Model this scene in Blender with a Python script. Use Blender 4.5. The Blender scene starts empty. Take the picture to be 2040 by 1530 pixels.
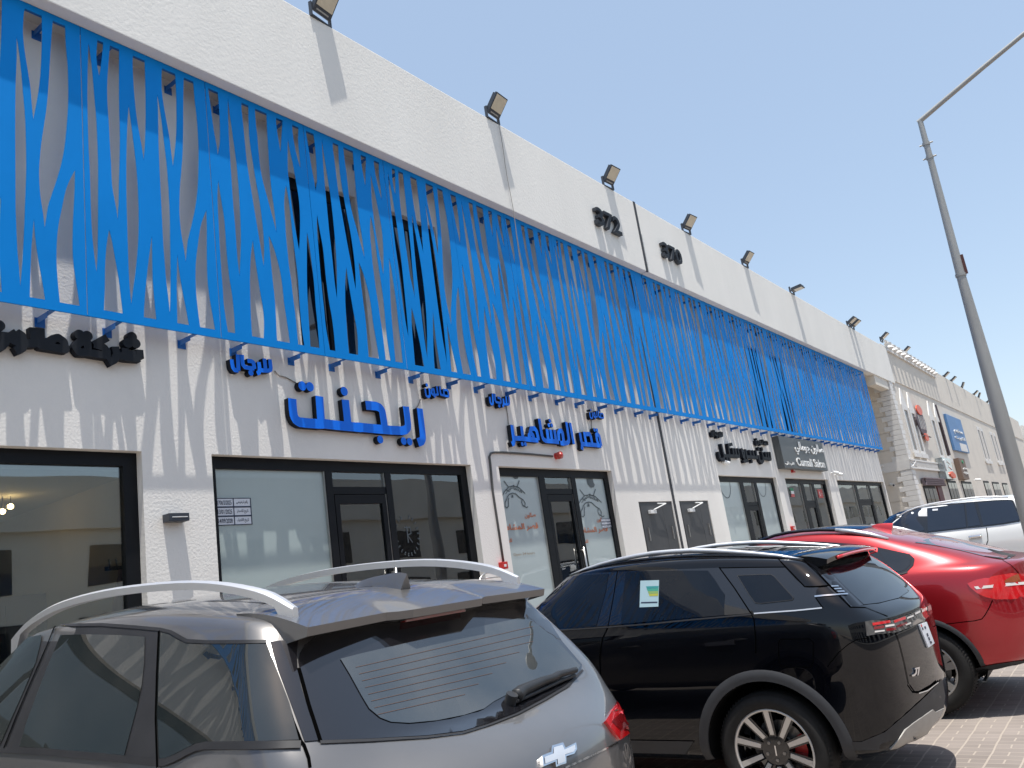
import bpy, bmesh, math, random
from mathutils import Vector, Matrix
from mathutils.geometry import delaunay_2d_cdt
from mathutils.bvhtree import BVHTree

SC = bpy.context.scene
COL = SC.collection
R_ = math.radians

# ------------------------------------------------------------------ camera
EYE = 1.68                                   # eye height above the paving at the photographer's feet
CAM_ROT = ((0.59749486, -0.78879904, -0.14420808),
           (-0.10378004, -0.25439485, 0.96151597),
           (-0.79512866, -0.55953493, -0.23386122))   # world axes seen from the camera
FPX = 1653.93                                # focal length in pixels of the 2040 px wide photograph
cam = bpy.data.cameras.new('camera')
cam.sensor_fit = 'HORIZONTAL'; cam.sensor_width = 36.0
cam.lens = FPX / 2040.0 * 36.0
cam.clip_start = 0.05; cam.clip_end = 5000
cam_ob = bpy.data.objects.new('camera', cam); COL.objects.link(cam_ob)
RM = Matrix(CAM_ROT)
mw = RM.transposed().to_4x4(); mw.translation = (0, 0, EYE)
cam_ob.matrix_world = mw
SC.camera = cam_ob

# ------------------------------------------------------------------ light
SUN_DIR = Vector((0.10, 0.16, -1.0)).normalized()          # the way the sunlight travels
SUN_EL = math.asin(-SUN_DIR.z)
world = bpy.data.worlds.new('World'); SC.world = world; world.use_nodes = True
wn = world.node_tree.nodes; wl = world.node_tree.links
for n in list(wn): wn.remove(n)
sky = wn.new('ShaderNodeTexSky'); sky.sky_type = 'NISHITA'; sky.sun_disc = False
sky.sun_elevation = SUN_EL; sky.sun_rotation = math.atan2(-SUN_DIR.x, -SUN_DIR.y)
sky.altitude = 0; sky.air_density = 1.0; sky.dust_density = 1.0; sky.ozone_density = 3.0
bg = wn.new('ShaderNodeBackground'); bg.inputs['Strength'].default_value = 0.122
wo = wn.new('ShaderNodeOutputWorld')
hz = wn.new('ShaderNodeVectorMath'); hz.operation = 'MULTIPLY'; hz.inputs[1].default_value = (1.22, 1.02, 0.82)   # dusty Gulf air
wl.new(sky.outputs['Color'], hz.inputs[0]); hm = wn.new('ShaderNodeMix'); hm.data_type = 'RGBA'; hm.inputs['Factor'].default_value = 0.55; hm.inputs['B'].default_value = (1.50, 2.02, 2.80, 1)
wl.new(hz.outputs['Vector'], hm.inputs['A']); wl.new(hm.outputs['Result'], bg.inputs['Color']); wl.new(bg.outputs['Background'], wo.inputs['Surface'])
sl = bpy.data.lights.new('sun', 'SUN'); sl.energy = 2.5; sl.angle = R_(0.5); sl.color = (1.0, 0.965, 0.91)
so = bpy.data.objects.new('sun', sl); COL.objects.link(so)
so.rotation_euler = SUN_DIR.to_track_quat('-Z', 'Y').to_euler()
so.location = (0, 0, 40)
SC.view_settings.view_transform = 'Standard'
try: SC.view_settings.look = 'None'
except Exception: pass
SC.view_settings.exposure = 1.22
SC.view_settings.gamma = 1.0
try:
    SC.cycles.max_bounces = 8; SC.cycles.diffuse_bounces = 4; SC.cycles.glossy_bounces = 4
    SC.cycles.transparent_max_bounces = 12; SC.cycles.transmission_bounces = 6
    SC.cycles.caustics_reflective = False; SC.cycles.caustics_refractive = False
    SC.cycles.use_denoising = True
except Exception: pass

# ------------------------------------------------------------------ layout (metres; x along the shop front, y towards it, z up)
D = 7.5                      # shop wall
DS = 0.966 * D               # perforated blue screen
DP = 0.946 * D               # face of the roof parapet
DQ = 0.955 * D               # front of the cream neighbour
KERB_Y = 6.35
SLOPE = 0.026                # the paving falls away from the shops
JOINT_X = 15.72              # seam between the two units
END_X = 34.2                 # right end of the white building
WALK_Z = SLOPE * KERB_Y + 0.15

def gz(y): return SLOPE * min(y, KERB_Y)

def ray(px, py):
    v = Vector((px - 1020.0, -(py - 765.0), -FPX))
    return RM.transposed() @ v

def at(px, py, Y=D):
    """point of the plane y=Y that the photograph shows at (px, py)"""
    r = ray(px, py); t = Y / r.y
    return Vector((r.x * t, Y, r.z * t + EYE))

def xz(px, py, Y=D):
    p = at(px, py, Y); return (p.x, p.z)

# ------------------------------------------------------------------ bookkeeping
def tag(o, label=None, cat=None, group=None, kind=None):
    if label: o['label'] = label
    if cat: o['category'] = cat
    if group: o['group'] = group
    if kind: o['kind'] = kind
    return o

def thing(name, label, cat, loc=(0, 0, 0), group=None, rot=(0, 0, 0)):
    o = bpy.data.objects.new(name, None); COL.objects.link(o)
    o.empty_display_size = 0.2
    o.location = loc; o.rotation_euler = rot
    return tag(o, label, cat, group)

def mesh_ob(name, verts, faces, mat, parent=None, smooth=False, angle=None, mats=None, fmats=None):
    me = bpy.data.meshes.new(name)
    me.from_pydata([tuple(v) for v in verts], [], [tuple(f) for f in faces])
    for m in (mats or [mat]): me.materials.append(m)
    if fmats:
        for p, k in zip(me.polygons, fmats): p.material_index = k
    if smooth:
        for p in me.polygons: p.use_smooth = True
        if angle is not None: sharpen(me, angle)
    me.update()
    o = bpy.data.objects.new(name, me); COL.objects.link(o)
    if parent is not None: o.parent = parent
    return o

def sharpen(me, deg):
    bm = bmesh.new(); bm.from_mesh(me)
    lim = R_(deg)
    for e in bm.edges:
        if len(e.link_faces) == 2 and e.calc_face_angle(0) > lim: e.smooth = False
    bm.to_mesh(me); bm.free()

class MB:
    """collects shapes and links them as ONE mesh object"""
    def __init__(s): s.v = []; s.f = []; s.m = []; s.cur = 0
    def add(s, verts, faces):
        b = len(s.v); s.v += [Vector(v) for v in verts]; s.f += [tuple(b + i for i in f) for f in faces]
        s.m += [s.cur] * len(faces); return s
    def box(s, x0, x1, y0, y1, z0, z1, bev=0.0):
        if bev <= 0:
            vs = [(x, y, z) for z in (z0, z1) for y in (y0, y1) for x in (x0, x1)]
            return s.add(vs, [(0, 2, 3, 1), (4, 5, 7, 6), (0, 1, 5, 4), (2, 6, 7, 3), (0, 4, 6, 2), (1, 3, 7, 5)])
        bm = bmesh.new(); bmesh.ops.create_cube(bm, size=1)
        for v in bm.verts:
            v.co = Vector(((x0 + x1) / 2 + v.co.x * (x1 - x0), (y0 + y1) / 2 + v.co.y * (y1 - y0), (z0 + z1) / 2 + v.co.z * (z1 - z0)))
        bmesh.ops.bevel(bm, geom=bm.edges[:], offset=bev, segments=2, profile=0.7, affect='EDGES')
        return s.bm(bm)
    def bm(s, bm, M=None):
        bm.verts.index_update()
        s.add([(M @ v.co) if M else v.co.copy() for v in bm.verts], [[v.index for v in f.verts] for f in bm.faces])
        bm.free(); return s
    def tube(s, pts, r, n=8, cap=True, rs=None, closed=False):
        pts = [Vector(p) for p in pts]; N = len(pts); rings = []
        up = Vector((0, 0, 1)); prev = None
        for i, p in enumerate(pts):
            if closed: t = (pts[(i + 1) % N] - pts[i - 1])
            else: t = (pts[min(i + 1, N - 1)] - pts[max(i - 1, 0)])
            t = t.normalized() if t.length > 1e-9 else Vector((0, 0, 1))
            if prev is None:
                a = t.cross(up)
                if a.length < 1e-3: a = t.cross(Vector((1, 0, 0)))
            else:
                a = prev - t * prev.dot(t)
            a.normalize(); prev = a.copy(); b = t.cross(a)
            rr = rs[i] if rs else r
            rings.append([p + (a * math.cos(k * 2 * math.pi / n) + b * math.sin(k * 2 * math.pi / n)) * rr for k in range(n)])
        vs = [v for rg in rings for v in rg]; fs = []
        for i in range(N if closed else N - 1):
            j = (i + 1) % N
            for k in range(n):
                fs.append((i * n + k, i * n + (k + 1) % n, j * n + (k + 1) % n, j * n + k))
        if cap and not closed:
            fs.append(tuple(range(n))[::-1]); fs.append(tuple((N - 1) * n + k for k in range(n)))
        return s.add(vs, fs)
    def sphere(s, c, r, seg=12, rings=8, sc=(1, 1, 1)):
        bm = bmesh.new(); bmesh.ops.create_uvsphere(bm, u_segments=seg, v_segments=rings, radius=r)
        for v in bm.verts: v.co = Vector((v.co.x * sc[0], v.co.y * sc[1], v.co.z * sc[2])) + Vector(c)
        return s.bm(bm)
    def build(s, name, mat, parent=None, smooth=False, angle=None, mats=None):
        o = mesh_ob(name, s.v, s.f, mat, parent, smooth, angle, mats, s.m if mats else None)
        bm = bmesh.new(); bm.from_mesh(o.data); bmesh.ops.recalc_face_normals(bm, faces=bm.faces); bm.to_mesh(o.data); bm.free()
        return o

# ---- flat outlines: union / holes by constrained triangulation
def cdt(faces, keep):
    vs = []; fs = []
    for f in faces:
        if sum(f[i - 1][0] * f[i][1] - f[i][0] * f[i - 1][1] for i in range(len(f))) < 0: f = f[::-1]
        b = len(vs); vs += [Vector((p[0], p[1])) for p in f]; fs.append(list(range(b, b + len(f))))
    ov, oe, of, _, _, orig = delaunay_2d_cdt(vs, [], fs, 0, 1e-6)
    tris = [t for t, og in zip(of, orig) if keep(og)]
    used = sorted({i for t in tris for i in t}); mp = {i: k for k, i in enumerate(used)}
    return [ov[i] for i in used], [tuple(mp[i] for i in t) for t in tris]

def union2d(polys): return cdt(polys, lambda og: len(og) > 0)
def holed2d(outer, holes): return cdt([outer] + holes, lambda og: list(og) == [0])
def holed_many(outer, holes, n): return cdt([outer] + holes, lambda og: list(og) == [0])

def slab(verts2, tris, to3, dvec):
    """triangulated sheet pushed back by dvec -> closed solid (front verts, all faces)"""
    n = len(verts2); F = [Vector(to3(*v)) for v in verts2]; Bk = [p + Vector(dvec) for p in F]
    cnt = {}
    for t in tris:
        for i in range(3):
            e = (t[i], t[(i + 1) % 3]); cnt[e] = cnt.get(e, 0) + 1
    faces = list(tris) + [tuple(n + i for i in t[::-1]) for t in tris]
    for (a, b) in cnt:
        if (b, a) not in cnt: faces.append((b, a, n + a, n + b))
    return F + Bk, faces

def side_faces(verts2, tris, to3, dvec):
    n = len(verts2); F = [Vector(to3(*v)) for v in verts2]; Bk = [p + Vector(dvec) for p in F]
    cnt = set()
    for t in tris:
        for i in range(3): cnt.add((t[i], t[(i + 1) % 3]))
    fs = [(b, a, n + a, n + b) for (a, b) in cnt if (b, a) not in cnt]
    return F + Bk, fs

def smooth_poly(pts, n=3, corner=32):
    """Catmull-Rom through a closed outline, keeping sharp corners"""
    N = len(pts); P = [Vector((p[0], p[1])) for p in pts]; out = []
    def is_c(i):
        a = P[i] - P[i - 1]; b = P[(i + 1) % N] - P[i]
        if a.length < 1e-9 or b.length < 1e-9: return True
        return abs(a.angle(b)) > R_(corner)
    C = [is_c(i) for i in range(N)]
    for i in range(N):
        p1 = P[i]; p2 = P[(i + 1) % N]
        p0 = P[i - 1] if not C[i] else p1 + (p1 - p2); p3 = P[(i + 2) % N] if not C[(i + 1) % N] else p2 + (p2 - p1)
        for k in range(n):
            t = k / n
            q = 0.5 * ((2 * p1) + (p2 - p0) * t + (2 * p0 - 5 * p1 + 4 * p2 - p3) * t * t + (3 * p1 - p0 - 3 * p2 + p3) * t ** 3)
            out.append((q.x, q.y))
    return out

def stroke(pts, w, caps=True, dots=True):
    """polyline of width w -> list of polygons (boxes and round joints)"""
    out = []; P = [Vector(p) for p in pts]
    for a, b in zip(P[:-1], P[1:]):
        d = b - a
        if d.length < 1e-9: continue
        d.normalize(); n = Vector((-d.y, d.x)) * (w / 2)
        out.append([tuple(a + n), tuple(a - n), tuple(b - n), tuple(b + n)])
    for i in range(1, len(P) - 1):
        out.append(disc(P[i], w / 2, 10))
    return out

def disc(c, r, n=16, rz=None):
    rz = rz or r
    return [(c[0] + r * math.cos(2 * math.pi * k / n + 0.13), c[1] + rz * math.sin(2 * math.pi * k / n + 0.13)) for k in range(n)]

# ------------------------------------------------------------------ materials
def mat(name, col=(0.8, 0.8, 0.8), rough=0.6, metal=0.0, spec=0.5, coat=0.0, coat_r=0.03, bump=0.0, bscale=60, var=0.0, vscale=3.0,
        emit=None, estr=0.0, streak=0.0, ior=1.5, var2=0.0, bdist=0.01):
    m = bpy.data.materials.new(name); m.use_nodes = True
    nt = m.node_tree; b = nt.nodes['Principled BSDF']
    b.inputs['Base Color'].default_value = (*col, 1); b.inputs['Roughness'].default_value = rough
    b.inputs['Metallic'].default_value = metal; b.inputs['Specular IOR Level'].default_value = spec; b.inputs['IOR'].default_value = ior
    b.inputs['Coat Weight'].default_value = coat; b.inputs['Coat Roughness'].default_value = coat_r
    if emit:
        b.inputs['Emission Color'].default_value = (*emit, 1); b.inputs['Emission Strength'].default_value = estr
    tc = nt.nodes.new('ShaderNodeTexCoord'); L = nt.links
    if var > 0:
        nz = nt.nodes.new('ShaderNodeTexNoise'); nz.inputs['Scale'].default_value = vscale; nz.inputs['Detail'].default_value = 6; nz.inputs['Roughness'].default_value = 0.62
        src = tc.outputs['Object']
        if streak > 0:
            mp = nt.nodes.new('ShaderNodeMapping'); mp.inputs['Scale'].default_value = (1, 1, streak); L.new(src, mp.inputs['Vector']); src = mp.outputs['Vector']
        L.new(src, nz.inputs['Vector'])
        rp = nt.nodes.new('ShaderNodeMapRange'); rp.inputs['From Min'].default_value = 0.3; rp.inputs['From Max'].default_value = 0.7
        rp.inputs['To Min'].default_value = 1 - var; rp.inputs['To Max'].default_value = 1 + var * 0.5
        L.new(nz.outputs['Fac'], rp.inputs['Value'])
        mx = nt.nodes.new('ShaderNodeVectorMath'); mx.operation = 'SCALE'; mx.inputs[0].default_value = col
        L.new(rp.outputs['Result'], mx.inputs['Scale']); L.new(mx.outputs['Vector'], b.inputs['Base Color'])
        if var2 > 0:
            r2 = nt.nodes.new('ShaderNodeMapRange'); r2.inputs['From Min'].default_value = 0.3; r2.inputs['From Max'].default_value = 0.7
            r2.inputs['To Min'].default_value = max(0, rough - var2); r2.inputs['To Max'].default_value = rough + var2
            L.new(nz.outputs['Fac'], r2.inputs['Value']); L.new(r2.outputs['Result'], b.inputs['Roughness'])
    if bump > 0:
        nb = nt.nodes.new('ShaderNodeTexNoise'); nb.inputs['Scale'].default_value = bscale; nb.inputs['Detail'].default_value = 4
        L.new(tc.outputs['Object'], nb.inputs['Vector'])
        bp = nt.nodes.new('ShaderNodeBump'); bp.inputs['Strength'].default_value = bump; bp.inputs['Distance'].default_value = bdist
        L.new(nb.outputs['Fac'], bp.inputs['Height']); L.new(bp.outputs['Normal'], b.inputs['Normal'])
    return m

def clear_glass(name, tint=(0.75, 0.8, 0.78), refl=1.45, base=0.0):
    m = bpy.data.materials.new(name); m.use_nodes = True; nt = m.node_tree
    for n in list(nt.nodes): nt.nodes.remove(n)
    out = nt.nodes.new('ShaderNodeOutputMaterial'); mix = nt.nodes.new('ShaderNodeMixShader')
    tr = nt.nodes.new('ShaderNodeBsdfTransparent'); tr.inputs['Color'].default_value = (*tint, 1)
    gl = nt.nodes.new('ShaderNodeBsdfGlossy'); gl.inputs['Roughness'].default_value = 0.0; gl.inputs['Color'].default_value = (0.95, 0.97, 0.97, 1)
    fr = nt.nodes.new('ShaderNodeFresnel'); fr.inputs['IOR'].default_value = refl
    # a big pane is never quite flat: long slow ripples in what it mirrors
    tc = nt.nodes.new('ShaderNodeTexCoord'); nz = nt.nodes.new('ShaderNodeTexNoise'); nz.inputs['Scale'].default_value = 0.9; nz.inputs['Detail'].default_value = 1
    bp = nt.nodes.new('ShaderNodeBump'); bp.inputs['Strength'].default_value = 0.12; bp.inputs['Distance'].default_value = 0.03
    nt.links.new(tc.outputs['Object'], nz.inputs['Vector']); nt.links.new(nz.outputs['Fac'], bp.inputs['Height'])
    nt.links.new(bp.outputs['Normal'], gl.inputs['Normal'])
    ad = nt.nodes.new('ShaderNodeMath'); ad.operation = 'ADD'; ad.use_clamp = True; ad.inputs[1].default_value = base
    nt.links.new(fr.outputs['Fac'], ad.inputs[0])
    nt.links.new(ad.outputs[0], mix.inputs['Fac']); nt.links.new(tr.outputs[0], mix.inputs[1]); nt.links.new(gl.outputs[0], mix.inputs[2])
    nt.links.new(mix.outputs[0], out.inputs['Surface'])
    return m

M = {}
M['wall'] = mat('white_render', (0.83, 0.795, 0.74), 0.85, bump=0.4, bscale=38, var=0.07, vscale=0.9, streak=0.35, spec=0.25)
M['parapet'] = mat('white_parapet_render', (0.80, 0.775, 0.725), 0.85, bump=0.35, bscale=26, var=0.06, vscale=0.7, streak=0.3, spec=0.25)
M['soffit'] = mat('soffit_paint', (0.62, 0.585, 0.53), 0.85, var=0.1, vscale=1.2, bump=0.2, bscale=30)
M['blue'] = mat('blue_sheet_metal', (0.0005, 0.225, 0.66), 0.55, spec=0.12, var=0.06, vscale=1.4, var2=0.06)
M['blue_dark'] = mat('blue_steel_bracket', (0.014, 0.14, 0.46), 0.45, var=0.12, vscale=5)
M['sign_blue'] = mat('blue_acrylic', (0.001, 0.17, 0.84), 0.45, spec=0.25)
M['sign_side'] = mat('dark_letter_return', (0.006, 0.008, 0.014), 0.6, spec=0.2)
M['sign_black'] = mat('black_letter_face', (0.010, 0.012, 0.016), 0.55, spec=0.25, var=0.25, vscale=7)
M['frame'] = mat('black_window_frame', (0.005, 0.006, 0.008), 0.5, spec=0.22, var=0.2, vscale=4)
M['film'] = mat('frosted_window_film', (0.40, 0.47, 0.455), 0.35, spec=0.5, coat=1.0, coat_r=0.0, var=0.05, vscale=0.8)
M['film2'] = mat('printed_window_film', (0.43, 0.50, 0.50), 0.35, coat=1.0, coat_r=0.0, var=0.05, vscale=1.2)
M['glass'] = clear_glass('shop_glass', (0.80, 0.84, 0.80), 1.5, 0.12)
M['dark_glass'] = mat('upper_dark_glass', (0.012, 0.016, 0.024), 0.03, spec=0.8, ior=1.6)
M['door'] = mat('dark_grey_steel_door', (0.052, 0.052, 0.054), 0.5, var=0.15, vscale=2.5, streak=0.4)
M['steel'] = mat('brushed_steel', (0.55, 0.53, 0.50), 0.32, metal=0.9, var=0.1, vscale=8)
M['white_plastic'] = mat('white_plastic', (0.78, 0.78, 0.76), 0.4)
M['black_plastic'] = mat('black_plastic', (0.02, 0.021, 0.023), 0.5, var=0.15, vscale=9)
M['lamp_body'] = mat('lamp_housing', (0.035, 0.042, 0.055), 0.5, var=0.2, vscale=12)
M['lamp_lens'] = mat('lamp_lens', (0.62, 0.55, 0.42), 0.25, coat=0.6, var=0.1, vscale=9)
M['red_plastic'] = mat('red_alarm_plastic', (0.55, 0.025, 0.02), 0.35)
M['red_lens'] = mat('red_beacon_lens', (0.50, 0.05, 0.035), 0.15, coat=0.7)
M['conduit'] = mat('dark_conduit', (0.07, 0.068, 0.066), 0.5)
M['joint'] = mat('dark_expansion_joint', (0.03, 0.03, 0.034), 0.6)
M['orange'] = mat('orange_vinyl', (0.62, 0.17, 0.06), 0.5)
M['grey_vinyl'] = mat('grey_vinyl', (0.10, 0.12, 0.125), 0.5)
M['brown_vinyl'] = mat('brown_vinyl', (0.30, 0.22, 0.15), 0.5)
M['paper'] = mat('white_sticker', (0.70, 0.72, 0.76), 0.5)
M['ink'] = mat('dark_blue_ink', (0.02, 0.03, 0.06), 0.5)
M['concrete'] = mat('walkway_tiles', (0.42, 0.39, 0.35), 0.8, var=0.15, vscale=1.5)
M['room'] = mat('beige_room_wall', (0.62, 0.54, 0.44), 0.8, var=0.1, vscale=0.8)
M['room_floor'] = mat('shop_floor_tiles', (0.5, 0.47, 0.43), 0.35)
M['ceiling'] = mat('shop_ceiling', (0.7, 0.68, 0.64), 0.8)
M['dark_room'] = mat('dark_room_lining', (0.035, 0.036, 0.04), 0.8)
M['bulb'] = mat('warm_bulb', (1, 0.8, 0.5), 0.4, emit=(1.0, 0.66, 0.30), estr=14)
M['downlight'] = mat('warm_downlight', (1, 0.8, 0.6), 0.4, emit=(1.0, 0.82, 0.62), estr=6)
M['wire'] = mat('grey_cable', (0.30, 0.27, 0.24), 0.7)
M['galv'] = mat('galvanised_steel', (0.36, 0.355, 0.335), 0.5, metal=0.25, var=0.16, vscale=2.2, streak=0.25)
M['rust'] = mat('rusty_bracket', (0.10, 0.035, 0.03), 0.7)
# ------------------------------------------------------------------ ground
def paver_material():
    m = bpy.data.materials.new('concrete_pavers'); m.use_nodes = True; nt = m.node_tree; L = nt.links
    b = nt.nodes['Principled BSDF']; b.inputs['Roughness'].default_value = 0.8; b.inputs['Specular IOR Level'].default_value = 0.25
    tc = nt.nodes.new('ShaderNodeTexCoord'); sx = nt.nodes.new('ShaderNodeSeparateXYZ'); L.new(tc.outputs['Object'], sx.inputs[0])
    def math_(op, a, bb=None, c=None):
        n = nt.nodes.new('ShaderNodeMath'); n.operation = op
        for i, v in enumerate((a, bb, c)):
            if v is None: continue
            if isinstance(v, (int, float)): n.inputs[i].default_value = v
            else: L.new(v, n.inputs[i])
        return n.outputs[0]
    def line(v, per, off, half):      # 1 on a joint
        f = math_('FRACT', math_('DIVIDE', math_('ADD', v, off), per))
        d = math_('MINIMUM', f, math_('SUBTRACT', 1.0, f))
        return math_('LESS_THAN', d, half / per)
    # a little wobble so that the joints are not ruled lines
    nz = nt.nodes.new('ShaderNodeTexNoise'); nz.inputs['Scale'].default_value = 2.5; nz.inputs['Detail'].default_value = 3; L.new(tc.outputs['Object'], nz.inputs['Vector'])
    wob = math_('MULTIPLY', math_('SUBTRACT', nz.outputs['Fac'], 0.5), 0.03)
    X = math_('ADD', sx.outputs['X'], wob); Y = math_('ADD', sx.outputs['Y'], wob)
    l1 = line(Y, 0.215, 0.0, 0.007); l2 = line(X, 0.1075, 0.0, 0.0035)
    row = math_('FRACT', math_('DIVIDE', math_('FLOOR', math_('DIVIDE', X, 0.1075)), 2.0))
    odd = math_('GREATER_THAN', row, 0.25)
    cell = math_('FLOOR', math_('DIVIDE', Y, 0.215))
    l3 = math_('MULTIPLY', line(Y, 0.215, 0.1075, 0.006), odd)
    j = math_('MAXIMUM', math_('MAXIMUM', l1, l2), l3)
    # one grey per paver
    cv = nt.nodes.new('ShaderNodeCombineXYZ'); L.new(math_('FLOOR', math_('DIVIDE', X, 0.1075)), cv.inputs[0]); L.new(cell, cv.inputs[1])
    wn_ = nt.nodes.new('ShaderNodeTexWhiteNoise'); wn_.noise_dimensions = '2D'; L.new(cv.outputs[0], wn_.inputs['Vector'])
    n2 = nt.nodes.new('ShaderNodeTexNoise'); n2.inputs['Scale'].default_value = 1.1; n2.inputs['Detail'].default_value = 7; L.new(tc.outputs['Object'], n2.inputs['Vector'])
    v = math_('ADD', math_('MULTIPLY', wn_.outputs['Value'], 0.16), math_('MULTIPLY', n2.outputs['Fac'], 0.5))
    v = math_('ADD', v, 0.62)
    sc = nt.nodes.new('ShaderNodeVectorMath'); sc.operation = 'SCALE'; sc.inputs[0].default_value = (0.26, 0.225, 0.20); L.new(v, sc.inputs['Scale'])
    mx = nt.nodes.new('ShaderNodeMix'); mx.data_type = 'RGBA'; L.new(j, mx.inputs['Factor']); L.new(sc.outputs[0], mx.inputs['A']); mx.inputs['B'].default_value = (0.37, 0.32, 0.27, 1)
    L.new(mx.outputs['Result'], b.inputs['Base Color'])
    n3 = nt.nodes.new('ShaderNodeTexNoise'); n3.inputs['Scale'].default_value = 160; L.new(tc.outputs['Object'], n3.inputs['Vector'])
    h = math_('SUBTRACT', math_('MULTIPLY', n3.outputs['Fac'], 0.35), j)
    bp = nt.nodes.new('ShaderNodeBump'); bp.inputs['Strength'].default_value = 0.6; bp.inputs['Distance'].default_value = 0.006
    L.new(h, bp.inputs['Height']); L.new(bp.outputs['Normal'], b.inputs['Normal'])
    return m
M['paver'] = paver_material()
M['sand'] = mat('sand_ground', (0.36, 0.31, 0.25), 0.95, var=0.2, vscale=0.05)
M['asphalt'] = mat('asphalt_road', (0.075, 0.072, 0.07), 0.85, var=0.25, vscale=0.7, bump=0.5, bscale=120, bdist=0.004)

g = MB()
g.add([(-60, -9, gz(-9)), (120, -9, gz(-9)), (120, KERB_Y, gz(KERB_Y)), (-60, KERB_Y, gz(KERB_Y))], [(0, 1, 2, 3)])
tag(g.build('parking_pavement', M['paver']), kind='structure')
g = MB(); zz = gz(-9) - 0.004
g.add([(-400, -17, zz), (600, -17, zz), (600, -9, zz), (-400, -9, zz)], [(0, 1, 2, 3)])
tag(g.build('road', M['asphalt']), kind='structure')
g = MB(); zz = gz(-9) - 0.5
g.add([(-1500, -1500, zz), (1500, -1500, zz), (1500, 1500, zz), (-1500, 1500, zz)], [(0, 1, 2, 3)])
tag(g.build('ground', M['sand']), kind='structure')
g = MB(); g.box(-60, 120, KERB_Y, D + 0.05, -0.3, WALK_Z, 0.015)
tag(g.build('walkway', M['concrete']), kind='structure')
g = MB(); g.box(-60, 120, -20.5, -17, -0.6, gz(-9) + 0.13, 0.015)
tag(g.build('far_pavement', M['concrete']), kind='structure')

# ------------------------------------------------------------------ white shop building: two units of one row
SOFF_Z = 0.8126 * D + EYE
TOP_Z = 1.09 * DP + EYE
HEAD_Z = 0.2365 * D + EYE
FLOOR_Z = WALK_Z + 0.02
WALL_T = 0.22
FR_Y = D + 0.13                     # window frames sit back in the wall

def xr(px, py): return at(px, py).x

shop_spans = [(-1.9, xr(281.8, 894.5)), (xr(421, 903), xr(936.6, 920)), (xr(992, 923), xr(1217, 932)),
              (xr(1430, 944), xr(1546, 950)), (xr(1563.5, 953), xr(1649, 954.5)), (xr(1666.5, 954.5), xr(1759, 956))]
left_spans = [(-7.2, -3.1)]
door_spans = [(xr(1271.5, 999.4), xr(1338.5, 998.8)), (xr(1352.6, 998.8), xr(1410.6, 998.8))]
DOOR_Z = at(1300, 999).z
UP_T = at(575, 343).z; UP_B = 0.33 * D + EYE + 0.62
up_spans = [(6.42, 7.58), (8.27, 9.24), (-4.2, -3.0), (-2.3, -1.3), (21.9, 23.1), (23.9, 25.0)]

def rect(x0, x1, z0, z1): return [(x0, z0), (x1, z0), (x1, z1), (x0, z1)]

def unit(x0, x1, label):
    root = thing('shop_building', label, 'building', ((x0 + x1) / 2, D, 0), group='white shop units of one row')
    off = Vector((-(x0 + x1) / 2, -D, 0))
    holes = []
    for a, b in shop_spans + left_spans:
        if a > x0 and b < x1: holes.append(rect(a, b, FLOOR_Z, HEAD_Z))
    for a, b in door_spans:
        if a > x0 and b < x1: holes.append(rect(a, b, FLOOR_Z, DOOR_Z))
    for a, b in up_spans:
        if a > x0 and b < x1: holes.append(rect(a, b, UP_B, UP_T))
    v2, tr = holed2d(rect(x0, x1, WALK_Z - 0.3, SOFF_Z + 0.3), holes)
    vs, fs = slab(v2, tr, lambda a, b: Vector((a, D, b)) + off, (0, WALL_T, 0))
    w = MB(); w.add(vs, fs)
    w.box(x0 + off.x, x1 + off.x, WALL_T, 11, SOFF_Z + 0.05, SOFF_Z + 0.25)
    w.box(x0 + off.x, x0 + off.x + 0.2, WALL_T, 11, 0, SOFF_Z); w.box(x1 + off.x - 0.2, x1 + off.x, WALL_T, 11, 0, SOFF_Z)
    w.box(x0 + off.x, x1 + off.x, 11, 11.2, 0, SOFF_Z)
    w.build('wall', M['wall'], root)
    return root, off

unit_a, offa = unit(-16.0, JOINT_X - 0.012, 'white rendered shop unit numbered 372 with a blue screen above the salons')
unit_b, offb = unit(JOINT_X + 0.012, END_X, 'white rendered shop unit numbered 370 beyond the dark expansion joint')

PAR_END = at(1782, 757, DP).x
def parapet(root, off, x0, x1, ch=False):
    p = MB(); b = Vector((x0, DP, 0)) + off; e = Vector((x1, DP, 0)) + off
    zt = TOP_Z; zb = SOFF_Z
    p.box(b.x, e.x, DP - D, DP - D + 0.25, zb, zt, 0.012)
    p.build('parapet', M['parapet'], root)
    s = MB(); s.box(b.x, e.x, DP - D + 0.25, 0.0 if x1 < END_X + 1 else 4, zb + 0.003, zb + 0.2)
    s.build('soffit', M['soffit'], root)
parapet(unit_a, offa, -16.0, JOINT_X - 0.012)
parapet(unit_b, offb, JOINT_X + 0.012, PAR_END)

# dark expansion joint between the units, with a white cover strip
ej = thing('expansion_joint', 'dark vertical joint strip between the units numbered 372 and 370', 'joint', (JOINT_X, D, 0))
b = MB(); b.box(-0.045, 0.045, -0.012, 0.02, WALK_Z, SOFF_Z - 0.001); b.build('lower_strip', M['joint'], ej)
b = MB(); b.box(-0.05, 0.035, DP - D - 0.012, DP - D + 0.02, SOFF_Z - 0.005, TOP_Z + 0.01); b.build('upper_strip', M['joint'], ej)
b = MB(); b.box(0.06, 0.085, DP - D - 0.02, DP - D + 0.0, SOFF_Z - 0.005, SOFF_Z + 0.9); b.build('cover_strip', M['white_plastic'], ej)

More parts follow.
